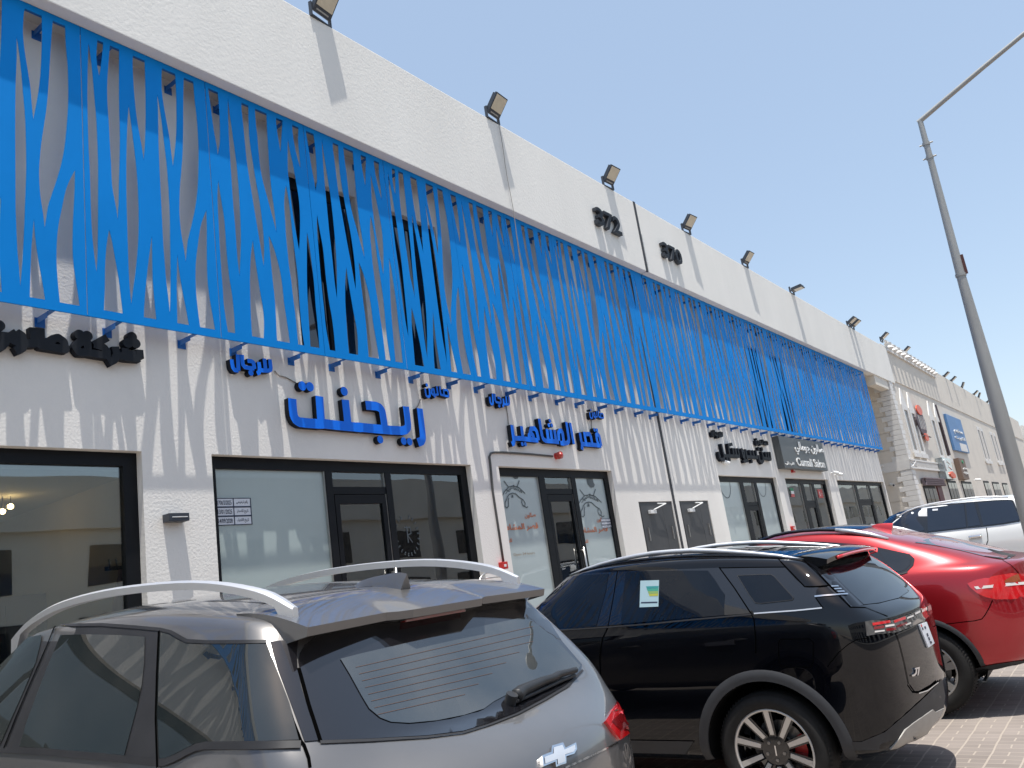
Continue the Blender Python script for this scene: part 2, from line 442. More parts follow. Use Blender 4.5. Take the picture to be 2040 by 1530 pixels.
# ---- shop fronts
def px_x(*p): return at(p[0], p[1], FR_Y).x
def shopfront(root, off, span, mull, panes, transom=True, handle=0, tr_z=None):
    """frame with mullions, one pane per bay; panes: material keys; the middle bay is the door"""
    x0, x1 = span; f = MB(); y0 = FR_Y - D; zt = HEAD_Z; zb = FLOOR_Z
    o = lambda x: x + off.x
    fw = 0.07
    fr = MB()
    fr.box(o(x0), o(x1), y0 - 0.035, y0 + 0.045, zt - 0.13, zt - 0.001)
    fr.box(o(x0), o(x1), y0 - 0.035, y0 + 0.045, zb, zb + 0.12)
    fr.box(o(x1) - 0.14, o(x1) - 0.001, y0 - 0.035, y0 + 0.045, zb + 0.12, zt - 0.13)
    fr.box(o(x0) + 0.001, o(x0) + 0.10, y0 - 0.035, y0 + 0.045, zb + 0.12, zt - 0.13)
    edges = [x0 + 0.10]
    for a, b in mull:
        fr.box(o(a), o(b), y0 - 0.04, y0 + 0.05, zb + 0.12, zt - 0.13); edges += [a, b]
    edges.append(x1 - 0.14)
    front = fr.build('shopfront', M['frame'], root)
    bays = [(edges[i], edges[i + 1]) for i in range(0, len(edges), 2)]
    for i, (a, b) in enumerate(bays):
        zlo = zb + 0.12; zhi = zt - 0.13
        if transom and i == 1:
            tz = tr_z or (zb + 2.4)
            d = MB(); d.box(o(a), o(b), y0 - 0.03, y0 + 0.03, tz, tz + 0.09)
            d.box(o(a) + 0.02, o(b) - 0.02, y0 - 0.03, y0 + 0.02, tz - 0.12, tz - 0.008)
            d.box(o(a) + 0.02, o(a) + 0.09, y0 - 0.03, y0 + 0.02, zb + 0.14, tz - 0.12); d.box(o(b) - 0.09, o(b) - 0.02, y0 - 0.03, y0 + 0.02, zb + 0.14, tz - 0.12)
            d.build('door', M['frame'], front)
            h = MB(); hx = o(b) - 0.05; hz = zb + handle
            h.tube([(hx, y0 - 0.03, hz), (hx, y0 - 0.10, hz)], 0.016); h.tube([(hx, y0 - 0.10, hz + 0.05), (hx, y0 - 0.10, hz - 0.75)], 0.018)
            h.tube([(hx, y0 - 0.03, hz - 0.70), (hx, y0 - 0.10, hz - 0.70)], 0.016)
            h.build('door_handle', M['steel'], front, smooth=True)
            q = MB(); q.box(o(a), o(b), y0, y0 + 0.012, tz + 0.09, zhi); q.build('pane', M['glass'], front)
            q = MB(); q.box(o(a) + 0.09, o(b) - 0.09, y0 - 0.004, y0 + 0.008, zb + 0.14, tz - 0.12); q.build('pane', M['glass'], front)
            continue
        q = MB(); q.box(o(a), o(b), y0, y0 + 0.012, zlo, zhi); q.build('pane', M[panes[i]], front)
    # bright beads beside the mullions
    for a, b in mull:
        e = MB(); e.box(o(a) - 0.014, o(a) - 0.001, y0 - 0.028, y0 - 0.002, zb + 0.12, zt - 0.13); e.build('glazing_bead', M['steel'], front)
    return front, bays

def mx(p1, p2, y): return (px_x(p1, y), px_x(p2, y))
S = shop_spans
sf1, _ = shopfront(unit_a, offa, S[0], [(0.62, 0.72)], ['glass', 'glass'], transom=False)
sf2, bay2 = shopfront(unit_a, offa, S[1], [mx(641, 654, 917), mx(759.6, 771, 922)], ['film', 'glass', 'glass'], handle=1.72 , tr_z=at(720, 985, FR_Y).z)
sf3, bay3 = shopfront(unit_a, offa, S[2], [mx(1066.7, 1078.3, 938), mx(1131.7, 1140, 942)], ['film2', 'glass', 'film2'], handle=1.75, tr_z=at(1110, 985, FR_Y).z)
sf4, bay4 = shopfront(unit_b, offb, S[3], [mx(1468, 1475, 951), mx(1497, 1502, 953)], ['film2', 'glass', 'film2'], handle=1.0)
sf5, bay5 = shopfront(unit_b, offb, S[4], [mx(1590, 1596, 956), mx(1612, 1616.5, 957)], ['glass', 'glass', 'glass'], handle=1.0)
sf6, bay6 = shopfront(unit_b, offb, S[5], [mx(1697, 1702, 958), mx(1725, 1728, 959)], ['glass', 'glass', 'glass'], handle=1.0)
shopfront(unit_a, offa, left_spans[0], [(-5.9, -5.8), (-4.5, -4.4)], ['glass', 'glass', 'film'], handle=1.2)

# white roller blind behind the right pane of the second shop
bl = MB(); a, b_ = bay2[2]; bl.box(a + 0.02 + offa.x, b_ - 0.02 + offa.x, FR_Y - D + 0.05, FR_Y - D + 0.056, at(850, 1040, FR_Y + .05).z, HEAD_Z - 0.13)
bl.build('roller_blind', M['film'], unit_a)
for q, (i, f) in {0: (0, 0.55), 1: (2, 0.55)}.items():
    a, b_ = bay4[i]
    bl = MB(); bl.box(a + 0.02 + offb.x, b_ - 0.02 + offb.x, FR_Y - D + 0.05, FR_Y - D + 0.056, FLOOR_Z + 1.1, HEAD_Z - 0.13); bl.build('roller_blind', M['film'], unit_b)
for i in (0, 2):
    a, b_ = bay6[i]
    bl = MB(); bl.box(a + 0.02 + offb.x, b_ - 0.02 + offb.x, FR_Y - D + 0.3, FR_Y - D + 0.306, FLOOR_Z + 0.3, HEAD_Z - 0.13); bl.build('roller_blind', M['room'], unit_b)

# rooms behind the glass
def room(root, off, x0, x1, depth=5.0, wallm='room'):
    r = MB(); y0 = FR_Y - D + 0.12; o = off.x; h = HEAD_Z + 0.35
    r.box(x0 + o, x1 + o, y0 + depth, y0 + depth + 0.1, FLOOR_Z, h)
    r.box(x0 + o - 0.1, x0 + o, y0, y0 + depth, FLOOR_Z, h); r.box(x1 + o, x1 + o + 0.1, y0, y0 + depth, FLOOR_Z, h)
    r.build('room_wall', M[wallm], root)
    c = MB(); c.box(x0 + o, x1 + o, y0, y0 + depth, h - 0.5, h - 0.4); c.build('room_ceiling', M['ceiling'], root)
    c = MB(); c.box(x0 + o, x1 + o, y0 - 0.1, y0 + depth, FLOOR_Z - 0.05, FLOOR_Z + 0.004); c.build('room_floor', M['room_floor'], root)
room(unit_a, offa, -2.0, S[0][1] + 0.1); room(unit_a, offa, S[1][0] - 0.1, S[1][1] + 0.1); room(unit_a, offa, S[2][0] - 0.1, S[2][1] + 0.1, 4)
for k in (3, 4, 5): room(unit_b, offb, S[k][0] - 0.15, S[k][1] + 0.15, 4)
room(unit_a, offa, -7.3, -3.0, 4)

# steel service doors with white closers
for root, off, (a, b_) in ((unit_a, offa, door_spans[0]), (unit_b, offb, door_spans[1])):
    d = MB(); o = off.x
    d.box(a + o + 0.002, b_ + o - 0.002, 0.02, 0.06, FLOOR_Z, DOOR_Z - 0.002)
    d.box(a + o + 0.06, (a + b_) / 2 + 0.25 + o, 0.008, 0.02, FLOOR_Z + 0.02, DOOR_Z - 0.07)
    d.box((a + b_) / 2 + 0.256 + o, b_ + o - 0.06, 0.008, 0.02, FLOOR_Z + 0.02, DOOR_Z - 0.07)
    dd = d.build('service_door', M['door'], root)
    c = MB(); x = a + o + 0.34
    c.box(x, x + 0.24, -0.055, 0.008, DOOR_Z - 0.24, DOOR_Z - 0.17, 0.008)
    c.tube([(x + 0.12, -0.06, DOOR_Z - 0.17), (x + 0.62, -0.09, DOOR_Z - 0.06)], 0.012); c.tube([(x + 0.62, -0.09, DOOR_Z - 0.06), (x + 0.40, -0.02, DOOR_Z - 0.045)], 0.012)
    c.build('door_closer', M['white_plastic'], dd)
    for hx in (a + o + 0.2, b_ + o - 0.22):
        c = MB(); c.box(hx, hx + 0.02, -0.012, 0.008, DOOR_Z - 0.75, DOOR_Z - 0.5); c.build('door_hinge', M['steel'], dd)

# dark windows of the upper floor, behind the screen
for a, b_ in up_spans:
    root, off = (unit_a, offa) if b_ < JOINT_X else (unit_b, offb)
    f = MB(); o = off.x
    for q in ((a, a + 0.05, UP_B, UP_T), (b_ - 0.05, b_, UP_B, UP_T), (a + 0.05, b_ - 0.05, UP_B, UP_B + 0.05), (a + 0.05, b_ - 0.05, UP_T - 0.16, UP_T), ((a + b_) / 2 - 0.03, (a + b_) / 2 + 0.03, UP_B + 0.05, UP_T - 0.16)):
        f.box(q[0] + o + 0.001, q[1] + o - 0.001, 0.09, 0.15, q[2], q[3])
    fo = f.build('upper_window', M['frame'], root)
    p = MB(); p.box(a + 0.05 + o, b_ - 0.05 + o, 0.11, 0.125, UP_B + 0.05, UP_T - 0.16); p.build('pane', M['dark_glass'], fo)
# ------------------------------------------------------------------ blue perforated screen
K68 = 6.8
WIN = {1: (0, 0), 2: (0, 200), 3: (0, 400), 4: (260, 80), 5: (260, 280), 6: (260, 450), 7: (500, 180), 8: (500, 360), 9: (500, 500)}
# openings of the two sheet designs, traced on the photograph window by window (w, x, y, ...)
VO = {1: [
 "1 1200 580 1190 900 1185 1360 2 1200 600 1215 900 1225 1200 1235 1530 3 1250 450 1280 750 1310 970 1325 700 1330 300 2 1332 1200 1330 800 1310 300 1285 0 1 1255 1000 1220 700",
 "1 1320 530 1400 560 1385 750 1360 950 1345 1030 1320 900 1308 750",
 "1 1490 600 1615 650 1615 1000 1615 1360 2 1625 400 1625 700 1615 1100 1610 1400 3 1605 100 1597 270 1580 130 1560 20 2 1520 1150 1505 850 1490 600 1475 300 1455 0 1 1455 1100 1475 800",
 "1 1800 725 1960 795 1970 1100 1975 1360 2 1975 300 1965 600 1950 815 1925 650 1880 400 1845 170 1 1818 1250 1803 1000 1798 850",
 "2 1745 60 1725 350 1715 700 1712 1000 1715 1300 3 1720 170 1730 500 1740 800 1750 1050 1765 1250 1782 1410 1800 1250 1835 1000 1865 700 1880 400 1880 100 2 1865 1100 1840 820 1800 480 1770 250",
 "3 1480 390 1520 550 1565 800 1610 1050 1640 1300 1668 1555 1410 1505 1420 1200 1425 900 1440 650 1460 500",
 "6 293 130 255 400 215 750 190 1050 182 1250 355 1280 330 1050 305 750 297 450",
 "4 362 720 375 1000 380 1360 5 400 500 415 800 430 1100 6 445 244 465 500 485 750 510 950 537 1200 545 900 545 500 540 200 5 535 1000 520 700 495 350 460 50 4 430 1150 395 900",
 "4 430 345 605 430 618 650 625 900 625 1200 5 607 100 577 355 550 150 4 530 1330 495 1130 450 880 425 680 422 450",
 "4 720 475 850 540 870 800 900 1050 920 1360 5 925 250 915 600 890 850 845 1080 800 1270 6 775 230 752 495 728 330 690 110 5 668 1050 663 900 670 650 690 400 708 150 4 714 1150 716 800",
 "5 1030 940 1037 1200 1037 1530 6 1045 700 1070 950 1110 1180 1150 1415 945 1385 915 1150 890 900 882 650 890 450 915 250 5 945 1190 985 1050",
 "6 637 380 660 600 700 850 750 1100 795 1355 637 1330 630 1000 628 700"],
 2: [
 "4 1050 620 1180 680 1200 900 1212 1150 1212 1380 5 1200 100 1182 205 1165 60 4 1125 1200 1085 900 1060 720",
 "4 1318 770 1345 1000 1380 1250 5 1430 250 1450 450 1470 700 1485 950 1495 1200 1495 1450 6 1478 690 1450 450 1435 250 5 1415 1130 1390 850 1370 550 1350 250 4 1330 1250 1322 1000",
 "4 1500 820 1595 860 1600 1100 1615 1360 5 1660 300 1700 550 1745 800 1780 1050 1805 1300 6 1812 350 1808 560 1780 400 1745 180 5 1715 1156 1680 950 1640 700 1605 480 1575 280 4 1545 1340 1520 1080 1505 950",
 "4 1680 895 1840 965 1848 1150 1860 1360 5 1885 400 1915 700 1950 950 1980 1250 1940 1100 1895 930 1850 760 1800 580 1760 380 1735 150 4 1718 1300 1700 1150",
 "5 1190 540 1210 680 1240 870 1270 1050 1290 1300 6 1305 374 1340 700 1380 950 1405 1200 1420 1460 1320 1440 1290 1250 1262 1050 1250 850 1230 600 1210 300 5 1195 1150 1182 900 1178 700",
 "6 1658 190 1680 380 1715 620 1755 880 1795 1100 1812 1300 1808 1525 1648 1500 1632 1250 1622 950 1618 700 1630 400",
 "8 240 740 300 880 360 1080 400 1250 9 430 498 450 700 480 900 510 1100 530 1250 352 1218 340 950 322 650 295 400 275 200 8 255 950",
 "7 340 345 428 385 415 600 408 750 400 840 380 720 355 560 340 430",
 "7 500 650 525 800 565 980 600 1170 8 640 176 660 350 668 550 665 750 655 950 640 880 605 680 570 470 540 250 7 520 1274 500 1080 497 850",
 "8 475 60 510 250 530 400 550 600 580 850 610 1080 9 640 378 660 700 680 950 705 1150 725 1280 640 1270 625 1100 600 850 570 620 545 400 515 200 8 495 950 475 750 460 500 450 300 460 150",
 "7 555 435 640 470 640 700 660 900 672 1060 640 960 605 820 575 650 560 520",
 "8 757 690 790 850 820 1080 845 1280 9 862 498 880 750 905 1000 930 1315 805 1295 790 1050 775 800 762 550 757 300 8 757 950"]}
PITCH = 0.1955 * DS
SEAM_A = 0.511 * DS
SCR_T = 0.8405 * DS + EYE; SCR_B = 0.4105 * DS + EYE
def parse(s):
    t = [float(q) for q in s.split()]; out = []; i = 0; w = int(t[0]); i = 1
    while i < len(t):
        if (len(t) - i) % 2 == 1 and t[i] < 10: w = int(t[i]); i += 1; continue
        if t[i] < 10 and t[i] == int(t[i]) and int(t[i]) in WIN: w = int(t[i]); i += 1; continue
        out.append((WIN[w][0] + t[i] / K68, WIN[w][1] + t[i + 1] / K68)); i += 2
    return out
def design(k):
    x0 = SEAM_A + (k - 1) * PITCH
    hs = []
    for s in VO[k]:
        p = [xz(a, b, DS) for a, b in parse(s)]
        p = [(min(max(a - x0, 0.012), PITCH - 0.012), min(max(z, SCR_B + 0.085), SCR_T - 0.07)) for a, z in p]
        q = smooth_poly(p, 3)
        q = [(min(max(a, 0.012), PITCH - 0.012), min(max(z, SCR_B + 0.085), SCR_T - 0.07)) for a, z in q]
        hs.append(q)
    return hs
DES = {1: design(1), 2: design(2)}
def panel_mesh(k, w=PITCH):
    hs = DES[k]
    if w < PITCH - 0.01:
        hs = [h for h in hs if max(p[0] for p in h) < w - 0.03]
    v2, tr = holed2d(rect(0.004, w - 0.004, SCR_B, SCR_T), hs)
    vs, fs = slab(v2, tr, lambda a, b: (a, 0, b), (0, 0.006, 0))
    return vs, fs
_seq = [1, 1, 2, 2, 1, 2, 2, 1, 2]
_cache = {}
def screen(label, x0, seq, xend):
    root = thing('facade_screen', label, 'screen', (x0, DS, 0), group='blue screens over the shop fronts')
    x = x0; edges = [x0]
    for k in seq:
        w = min(PITCH, xend - x)
        if w < 0.25: break
        key = (k, round(w, 3))
        if key not in _cache:
            vs, fs = panel_mesh(k, w); o = mesh_ob('panel', vs, fs, M['blue'], root)
            bm = bmesh.new(); bm.from_mesh(o.data); bmesh.ops.recalc_face_normals(bm, faces=bm.faces); bm.to_mesh(o.data); bm.free()
            _cache[key] = o.data
        else:
            o = bpy.data.objects.new('panel', _cache[key]); COL.objects.link(o); o.parent = root
        o.location = (x - x0, random.Random(int(x * 10)).uniform(-0.002, 0.002), 0)
        x += w; edges.append(x)
    L_ = x - x0
    r = MB(); r.box(0.01, L_ - 0.01, 0.008, 0.055, SCR_T - 0.055, SCR_T - 0.002); r.build('top_rail', M['blue_dark'], root)
    r = MB(); r.box(0.01, L_ - 0.01, 0.007, 0.024, SCR_B + 0.002, SCR_B + 0.016); r.build('bottom_rail', M['blue'], root)
    proto = None
    def bracket(xx, z, up):
        b = MB(); h = 0.06
        b.box(-0.024, 0.024, 0.01, D - DS - 0.002, z - 0.006, z)
        b.box(-0.03, 0.03, 0.05, 0.056, z - h, z - 0.006) if not up else b.box(-0.03, -0.024, 0.05, D - DS - 0.002, z - h, z - 0.006)
        b.box(-0.045, 0.045, D - DS - 0.010, D - DS - 0.002, z - h - 0.03, z + 0.0)
        return b
    tb = bracket(0, SCR_T - 0.085, True).build('bracket', M['blue_dark'], root); bb = bracket(0, SCR_B - 0.0, True).build('bracket', M['blue_dark'], root)
    first = True
    for i, e in enumerate(edges[:-1]):
        for fr in (0.22, 0.78):
            xx = e + fr * PITCH - x0
            if xx > L_ - 0.1: continue
            for p in (tb, bb):
                if first: p.location = (xx, 0, 0)
                else:
                    c = p.copy(); COL.objects.link(c); c.parent = root; c.location = (xx, 0, 0)
            first = False
    return x
xs = SEAM_A - 10 * PITCH
seqA = [1, 2, 2, 1, 2, 2, 1, 2, 2, 1] + [1, 2, 2, 1, 2, 2, 1, 2, 2, 1]
SEAM_J = 2.168 * DS
screen('blue perforated metal screen hung above the shops of unit 372', xs, seqA, SEAM_J - 0.01)
screen('blue perforated metal screen hung above the shops of unit 370', SEAM_J + 0.02, [2, 1, 2, 2, 1, 2, 1, 2, 2, 1, 2, 1, 2, 2], 4.742 * DS)
# ------------------------------------------------------------------ lettering
import unicodedata
_FORM = {}
for cp in range(0xFE80, 0xFEFD):
    d = unicodedata.decomposition(chr(cp)).split()
    if len(d) == 2: _FORM.setdefault(chr(int(d[1], 16)), {})[d[0].strip('<>')] = chr(cp)
def shape_ar(s):
    """Arabic text -> presentation forms, left to right"""
    out = []
    for i, c in enumerate(s):
        if c not in _FORM: out.append(c); continue
        f = _FORM[c]
        pv = s[i - 1] if i else ' '; nx_ = s[i + 1] if i + 1 < len(s) else ' '
        jp = pv in _FORM and 'initial' in _FORM[pv]; jn = nx_ in _FORM and 'initial' in f
        k = 'medial' if jp and jn else 'final' if jp else 'initial' if jn else 'isolated'
        out.append(f.get(k, f.get('isolated', c)))
    return ''.join(out[::-1])

def text_flat(s, bold=0.0):
    """outline text -> (verts2d, faces) with its own bounding box"""
    cu = bpy.data.curves.new('t', 'FONT'); cu.body = s; cu.offset = bold; cu.resolution_u = 3
    o = bpy.data.objects.new('t', cu); COL.objects.link(o); bpy.context.view_layer.update()
    dg = bpy.context.evaluated_depsgraph_get(); me = o.evaluated_get(dg).to_mesh()
    v = [(p.co.x, p.co.y) for p in me.vertices]; f = [tuple(p.vertices) for p in me.polygons]
    o.evaluated_get(dg).to_mesh_clear()
    bpy.data.objects.remove(o); bpy.data.curves.remove(cu)
    return v, f

def text_fit(s, x0, x1, z0, z1, y, bold=0.0):
    """text stretched over the rectangle on the plane y, flat, facing the street"""
    v, f = text_flat(s, bold)
    if not v: return [], []
    a0 = min(p[0] for p in v); a1 = max(p[0] for p in v); b0 = min(p[1] for p in v); b1 = max(p[1] for p in v)
    vs = [(x0 + (p[0] - a0) / (a1 - a0) * (x1 - x0), y, z0 + (p[1] - b0) / (b1 - b0) * (z1 - z0)) for p in v]
    return vs, f

def zw(ox, oy, k, Y):
    return lambda x, y: xz(ox + x / k, oy + y / k, Y)

def letters(name, label, polys, front_mat, side_mat, Y=D - 0.085, depth=0.075, group=None, cat='sign'):
    v2, tr = union2d(polys)
    cx = sum(p[0] for p in v2) / len(v2); cz = min(p[1] for p in v2)
    root = thing(name, label, cat, (cx, Y, cz), group)
    to3 = lambda a, b: (a - cx, 0, b - cz)
    vs, fs = side_faces(v2, tr, to3, (0, depth, 0))
    mesh_ob('letter_return', vs, fs, side_mat, root)
    mesh_ob('letter_face', [to3(a, b) for a, b in v2], [t[::-1] for t in tr], front_mat, root)
    return root

def st(f, w, *lines):
    out = []
    for ln in lines:
        pts = [f(ln[i], ln[i + 1]) for i in range(0, len(ln), 2)]
        out += stroke(pts, w)
    return out
def dots(f, r, *cs): return [disc(f(cs[i], cs[i + 1]), r, 18) for i in range(0, len(cs), 2)]

YF = D - 0.085
GS = 'raised shop lettering under the screen'
A = zw(560, 750, 12.75, YF); B = zw(700, 770, 12.75, YF)
W1 = 0.118
p = st(A, W1, (285, 560, 292, 700, 303, 860, 325, 1000, 375, 1100, 470, 1160, 700, 1185, 960, 1205, 1100, 1200, 1300, 1225, 1640, 1262, 1850, 1280, 2030, 1300),
       (972, 500, 985, 700, 1000, 900, 1015, 1100, 1030, 1195), (1632, 590, 1650, 750, 1672, 950, 1690, 1130, 1705, 1260))
p += st(B, W1, (150, 1025, 300, 1042, 700, 1080, 1000, 1108, 1290, 1122, 1380, 1105, 1435, 1040, 1440, 960, 1425, 800, 1385, 505),
        (365, 475, 480, 482, 640, 500, 730, 540, 785, 620, 805, 740, 830, 900, 850, 1070), (1735, 555, 1765, 800, 1790, 1000, 1812, 1200, 1818, 1310, 1790, 1385, 1690, 1425))
p += dots(A, 0.058, 540, 240, 735, 260, 1605, 375) + dots(B, 0.052, 735, 1345, 1330, 1385, 1482, 1400)
letters('shop_sign', 'largest raised blue Arabic word, centred over the second shop window', p, M['sign_blue'], M['sign_side'], group=GS)

def word_rijal(f, w, r):
    return st(f, w, (310, 385, 330, 560, 355, 690, 420, 780, 560, 800), (530, 205, 545, 500, 560, 800), (690, 215, 700, 420, 720, 580, 790, 670, 950, 705, 1145, 735),
              (890, 435, 1040, 455, 1110, 500, 1130, 600, 1145, 735), (1310, 485, 1335, 650, 1340, 790, 1315, 880, 1240, 905), (1345, 775, 1500, 800, 1680, 805, 1745, 770, 1755, 690, 1718, 385),
              (1515, 355, 1540, 560, 1560, 790)) + dots(f, r, 1020, 885)
Rj = zw(445, 695, 18.545, YF)
letters('shop_sign', 'small raised blue Arabic word upper left of the largest blue word', word_rijal(Rj, 0.050, 0.034), M['sign_blue'], M['sign_side'], group=GS)
def word_salon(f, w, r):
    return st(f, w, (430, 600, 460, 830, 495, 980, 590, 1040, 670, 990, 665, 800, 640, 590), (765, 760, 790, 650, 870, 640, 890, 760, 905, 905, 820, 925, 770, 850, 765, 760),
              (905, 905, 930, 980, 890, 1060), (1025, 490, 1055, 750, 1085, 905, 1000, 930, 905, 915), (1175, 490, 1200, 750, 1230, 915, 1400, 970, 1635, 1020),
              (1400, 960, 1370, 680, 1550, 690, 1605, 770, 1635, 1020)) + dots(f, r, 515, 430)
Sl = zw(830, 750, 25.5, YF)
letters('shop_sign', 'small raised blue Arabic word upper right of the largest blue word', word_salon(Sl, 0.034, 0.026), M['sign_blue'], M['sign_side'], group=GS)
C = zw(1000, 820, 17, YF); E_ = zw(1090, 810, 17, YF); W2 = 0.078
p = st(C, W2, (340, 450, 362, 650, 390, 850, 408, 980, 395, 1075, 335, 1105), (415, 905, 600, 905, 900, 940, 1230, 975), (660, 490, 690, 720, 715, 905),
       (1075, 935, 925, 925, 925, 800, 990, 725, 1055, 800, 1085, 940), (955, 720, 985, 575, 1110, 570, 1175, 660, 1215, 820, 1240, 970),
       (1260, 235, 1315, 560, 1360, 820, 1400, 930, 1480, 985, 1750, 1005, 1930, 1030), (1525, 590, 1545, 780, 1575, 970), (1650, 610, 1675, 800, 1705, 990), (1775, 610, 1805, 800, 1835, 1000)) \
    + st(E_, W2, (400, 1150, 385, 900, 430, 815, 490, 815, 525, 900, 560, 1150, 545, 1255, 450, 1230), (650, 520, 695, 820, 735, 1080, 735, 1180, 680, 1230, 545, 1250), (775, 545, 830, 850, 905, 1265),
         (1110, 880, 1150, 1120, 1190, 1280, 1185, 1460), (1180, 1265, 1350, 1280, 1600, 1300, 1835, 1325), (1250, 850, 1285, 1050, 1330, 1270), (1290, 930, 1440, 925, 1480, 1020, 1535, 1290),
         (1745, 1300, 1690, 1150, 1660, 960, 1720, 935, 1770, 1000, 1800, 1150, 1835, 1325)) \
    + dots(C, 0.035, 1625, 310, 1590, 462, 1690, 462, 690, 1100, 795, 1100) + dots(E_, 0.037, 1605, 790, 1690, 800)
letters('shop_sign', 'two raised blue Arabic words over the shop with printed window film', p, M['sign_blue'], M['sign_side'], group=GS)
R2 = lambda x, y: xz(960 + (395 + (x - 310) * 0.692) / 25.5, 775 + (225 + (y - 205) * 0.93) / 25.5, YF)
letters('shop_sign', 'small raised blue Arabic word above the left end of the two blue words', word_rijal(R2, 0.040, 0.03), M['sign_blue'], M['sign_side'], group=GS)
S2 = lambda x, y: xz(1140 + (890 + (x - 430) * 0.585) / 25.5, 800 + (430 + (y - 430) * 0.70) / 25.5, YF)
letters('shop_sign', 'small raised blue Arabic word above the right end of the two blue words', word_salon(S2, 0.030, 0.022), M['sign_blue'], M['sign_side'], group=GS)
G = zw(0, 560, 6.375, YF); W3 = 0.074
p = st(G, W3, (1785, 980, 1600, 965, 1470, 930), (1775, 870, 1785, 980), (1680, 880, 1690, 970), (1590, 850, 1600, 960), (1465, 830, 1485, 930, 1455, 1000, 1385, 1035),
       (1365, 715, 1195, 810), (1195, 800, 1320, 840, 1360, 890, 1362, 945, 1120, 905, 1112, 770, 1010, 775, 965, 840, 1010, 900, 1120, 905),
       (615, 720, 630, 800), (640, 790, 670, 735, 740, 715, 810, 765, 835, 865, 520, 815, 515, 595), (432, 590, 440, 790, 300, 790), (215, 650, 280, 690, 290, 750, 215, 775, 150, 735, 150, 690, 215, 650), (290, 750, 285, 850, 195, 885),
       (60, 645, 65, 780, 20, 830, -110, 845, -150, 760, -150, 650)) + dots(G, 0.05, 1680, 705, 1625, 785, 1725, 790, 1012, 680, 1112, 695, -10, 562)
letters('shop_sign', 'raised black Arabic words above the large window at the left edge', p, M['sign_black'], M['sign_side'], group=GS)
H = zw(1400, 840, 12.75, YF); W4 = 0.08
p = st(H, W4, (475, 560, 520, 760, 550, 860, 550, 950, 480, 965, 430, 900, 415, 770), (555, 865, 700, 870, 935, 880), (655, 600, 690, 860), (640, 595, 755, 570), (765, 670, 795, 870), (835, 675, 865, 870), (900, 675, 935, 880),
       (990, 700, 1035, 890, 1070, 920, 1060, 780, 1000, 700), (1095, 700, 1125, 880, 1150, 990, 1040, 1010), (1125, 885, 1400, 910), (1200, 720, 1230, 890), (1280, 725, 1310, 895), (1350, 725, 1390, 910),
       (1425, 850, 1450, 980, 1500, 1040, 1545, 990, 1530, 850, 1500, 750), (1560, 925, 1740, 955), (1600, 770, 1630, 940), (1660, 770, 1690, 950), (1710, 770, 1740, 955)) \
    + dots(H, 0.05, 630, 950, 690, 955, 1255, 1000, 1425, 690, 1515, 690)
letters('shop_sign', 'raised black Arabic words over the first shop right of the joint', p, M['sign_black'], M['sign_side'], group=GS)
R3 = lambda x, y: xz(1400 + (235 + (x - 310) * 0.19) / 12.75, 840 + (215 + (y - 205) * 0.26) / 12.75, YF)
letters('shop_sign', 'small raised black Arabic word upper left of the black words', word_rijal(R3, 0.042, 0.03), M['sign_black'], M['sign_side'], group=GS)
S3 = lambda x, y: xz(1400 + (1350 + (x - 430) * 0.26) / 12.75, 840 + (440 + (y - 430) * 0.24) / 12.75, YF)
letters('shop_sign', 'small raised black Arabic word upper right of the black words', word_salon(S3, 0.038, 0.03), M['sign_black'], M['sign_side'], group=GS)

# ---- house numbers on the parapet
def number(s, px0, py0, px1, py1, label):
    Y = DP - 0.10
    x0, zt = xz(px0, py0, Y); x1, zb = xz(px1, py1, Y)
    v, f = text_flat(s, 0.022)
    a0 = min(p_[0] for p_ in v); a1 = max(p_[0] for p_ in v); b0 = min(p_[1] for p_ in v); b1 = max(p_[1] for p_ in v)
    root = thing('house_number', label, 'sign', (x0, Y, zb), 'house numbers on the parapet')
    to = lambda p_: ((p_[0] - a0) / (a1 - a0) * (x1 - x0), (p_[1] - b0) / (b1 - b0) * (zt - zb))
    v2 = [to(p_) for p_ in v]
    to3 = lambda a, b: (a, 0, b)
    vs, fs = side_faces(v2, f, to3, (0, 0.09, 0)); mesh_ob('number_return', vs, fs, M['lamp_body'], root)
    mesh_ob('number_face', [to3(*q) for q in v2], [t[::-1] for t in f], M['sign_black'], root)
number('372', 1186, 410, 1241, 470, 'dark raised numerals 372 on the white parapet')
number('370', 1319, 480, 1362, 529, 'dark raised numerals 370 on the white parapet')

# ---- lit box sign of the fourth salon
bx = zw(1540, 860, 17, D - 0.20)
TL = bx(150, 155); TR = bx(1645, 345); BR_ = bx(1855, 1300); BL = bx(440, 1250)
x0, x1 = (TL[0] + BL[0]) / 2, (TR[0] + BR_[0]) / 2; z1 = (TL[1] + TR[1]) / 2; z0 = (BL[1] + BR_[1]) / 2
root = thing('box_sign', 'dark grey sign board with white letters reading Cumali Salon', 'sign', (x0, D - 0.20, z0))
b = MB(); b.box(0, x1 - x0, 0, 0.19, 0, z1 - z0, 0.006); b.build('board', mat('charcoal_sign_panel', (0.075, 0.08, 0.082), 0.4, var=0.12, vscale=3), root)
def on_board(s, a0, a1, c0, c1, bold=0.0, name='lettering'):
    w = x1 - x0; h = z1 - z0
    vs, f = text_fit(s, a0 * w, a1 * w, c0 * h, c1 * h, -0.02, bold)
    v2 = [(q[0], q[2]) for q in vs]
    to3 = lambda a, c: (a, -0.022, c)
    sv, sf = side_faces(v2, f, to3, (0, 0.02, 0)); k = len(sv)
    mesh_ob(name, sv + [Vector(to3(*q)) for q in v2], sf + [tuple(k + i for i in t[::-1]) for t in f], M['white_plastic'], root)
on_board('Cumali Salon', 0.27, 0.93, 0.09, 0.36, 0.012)
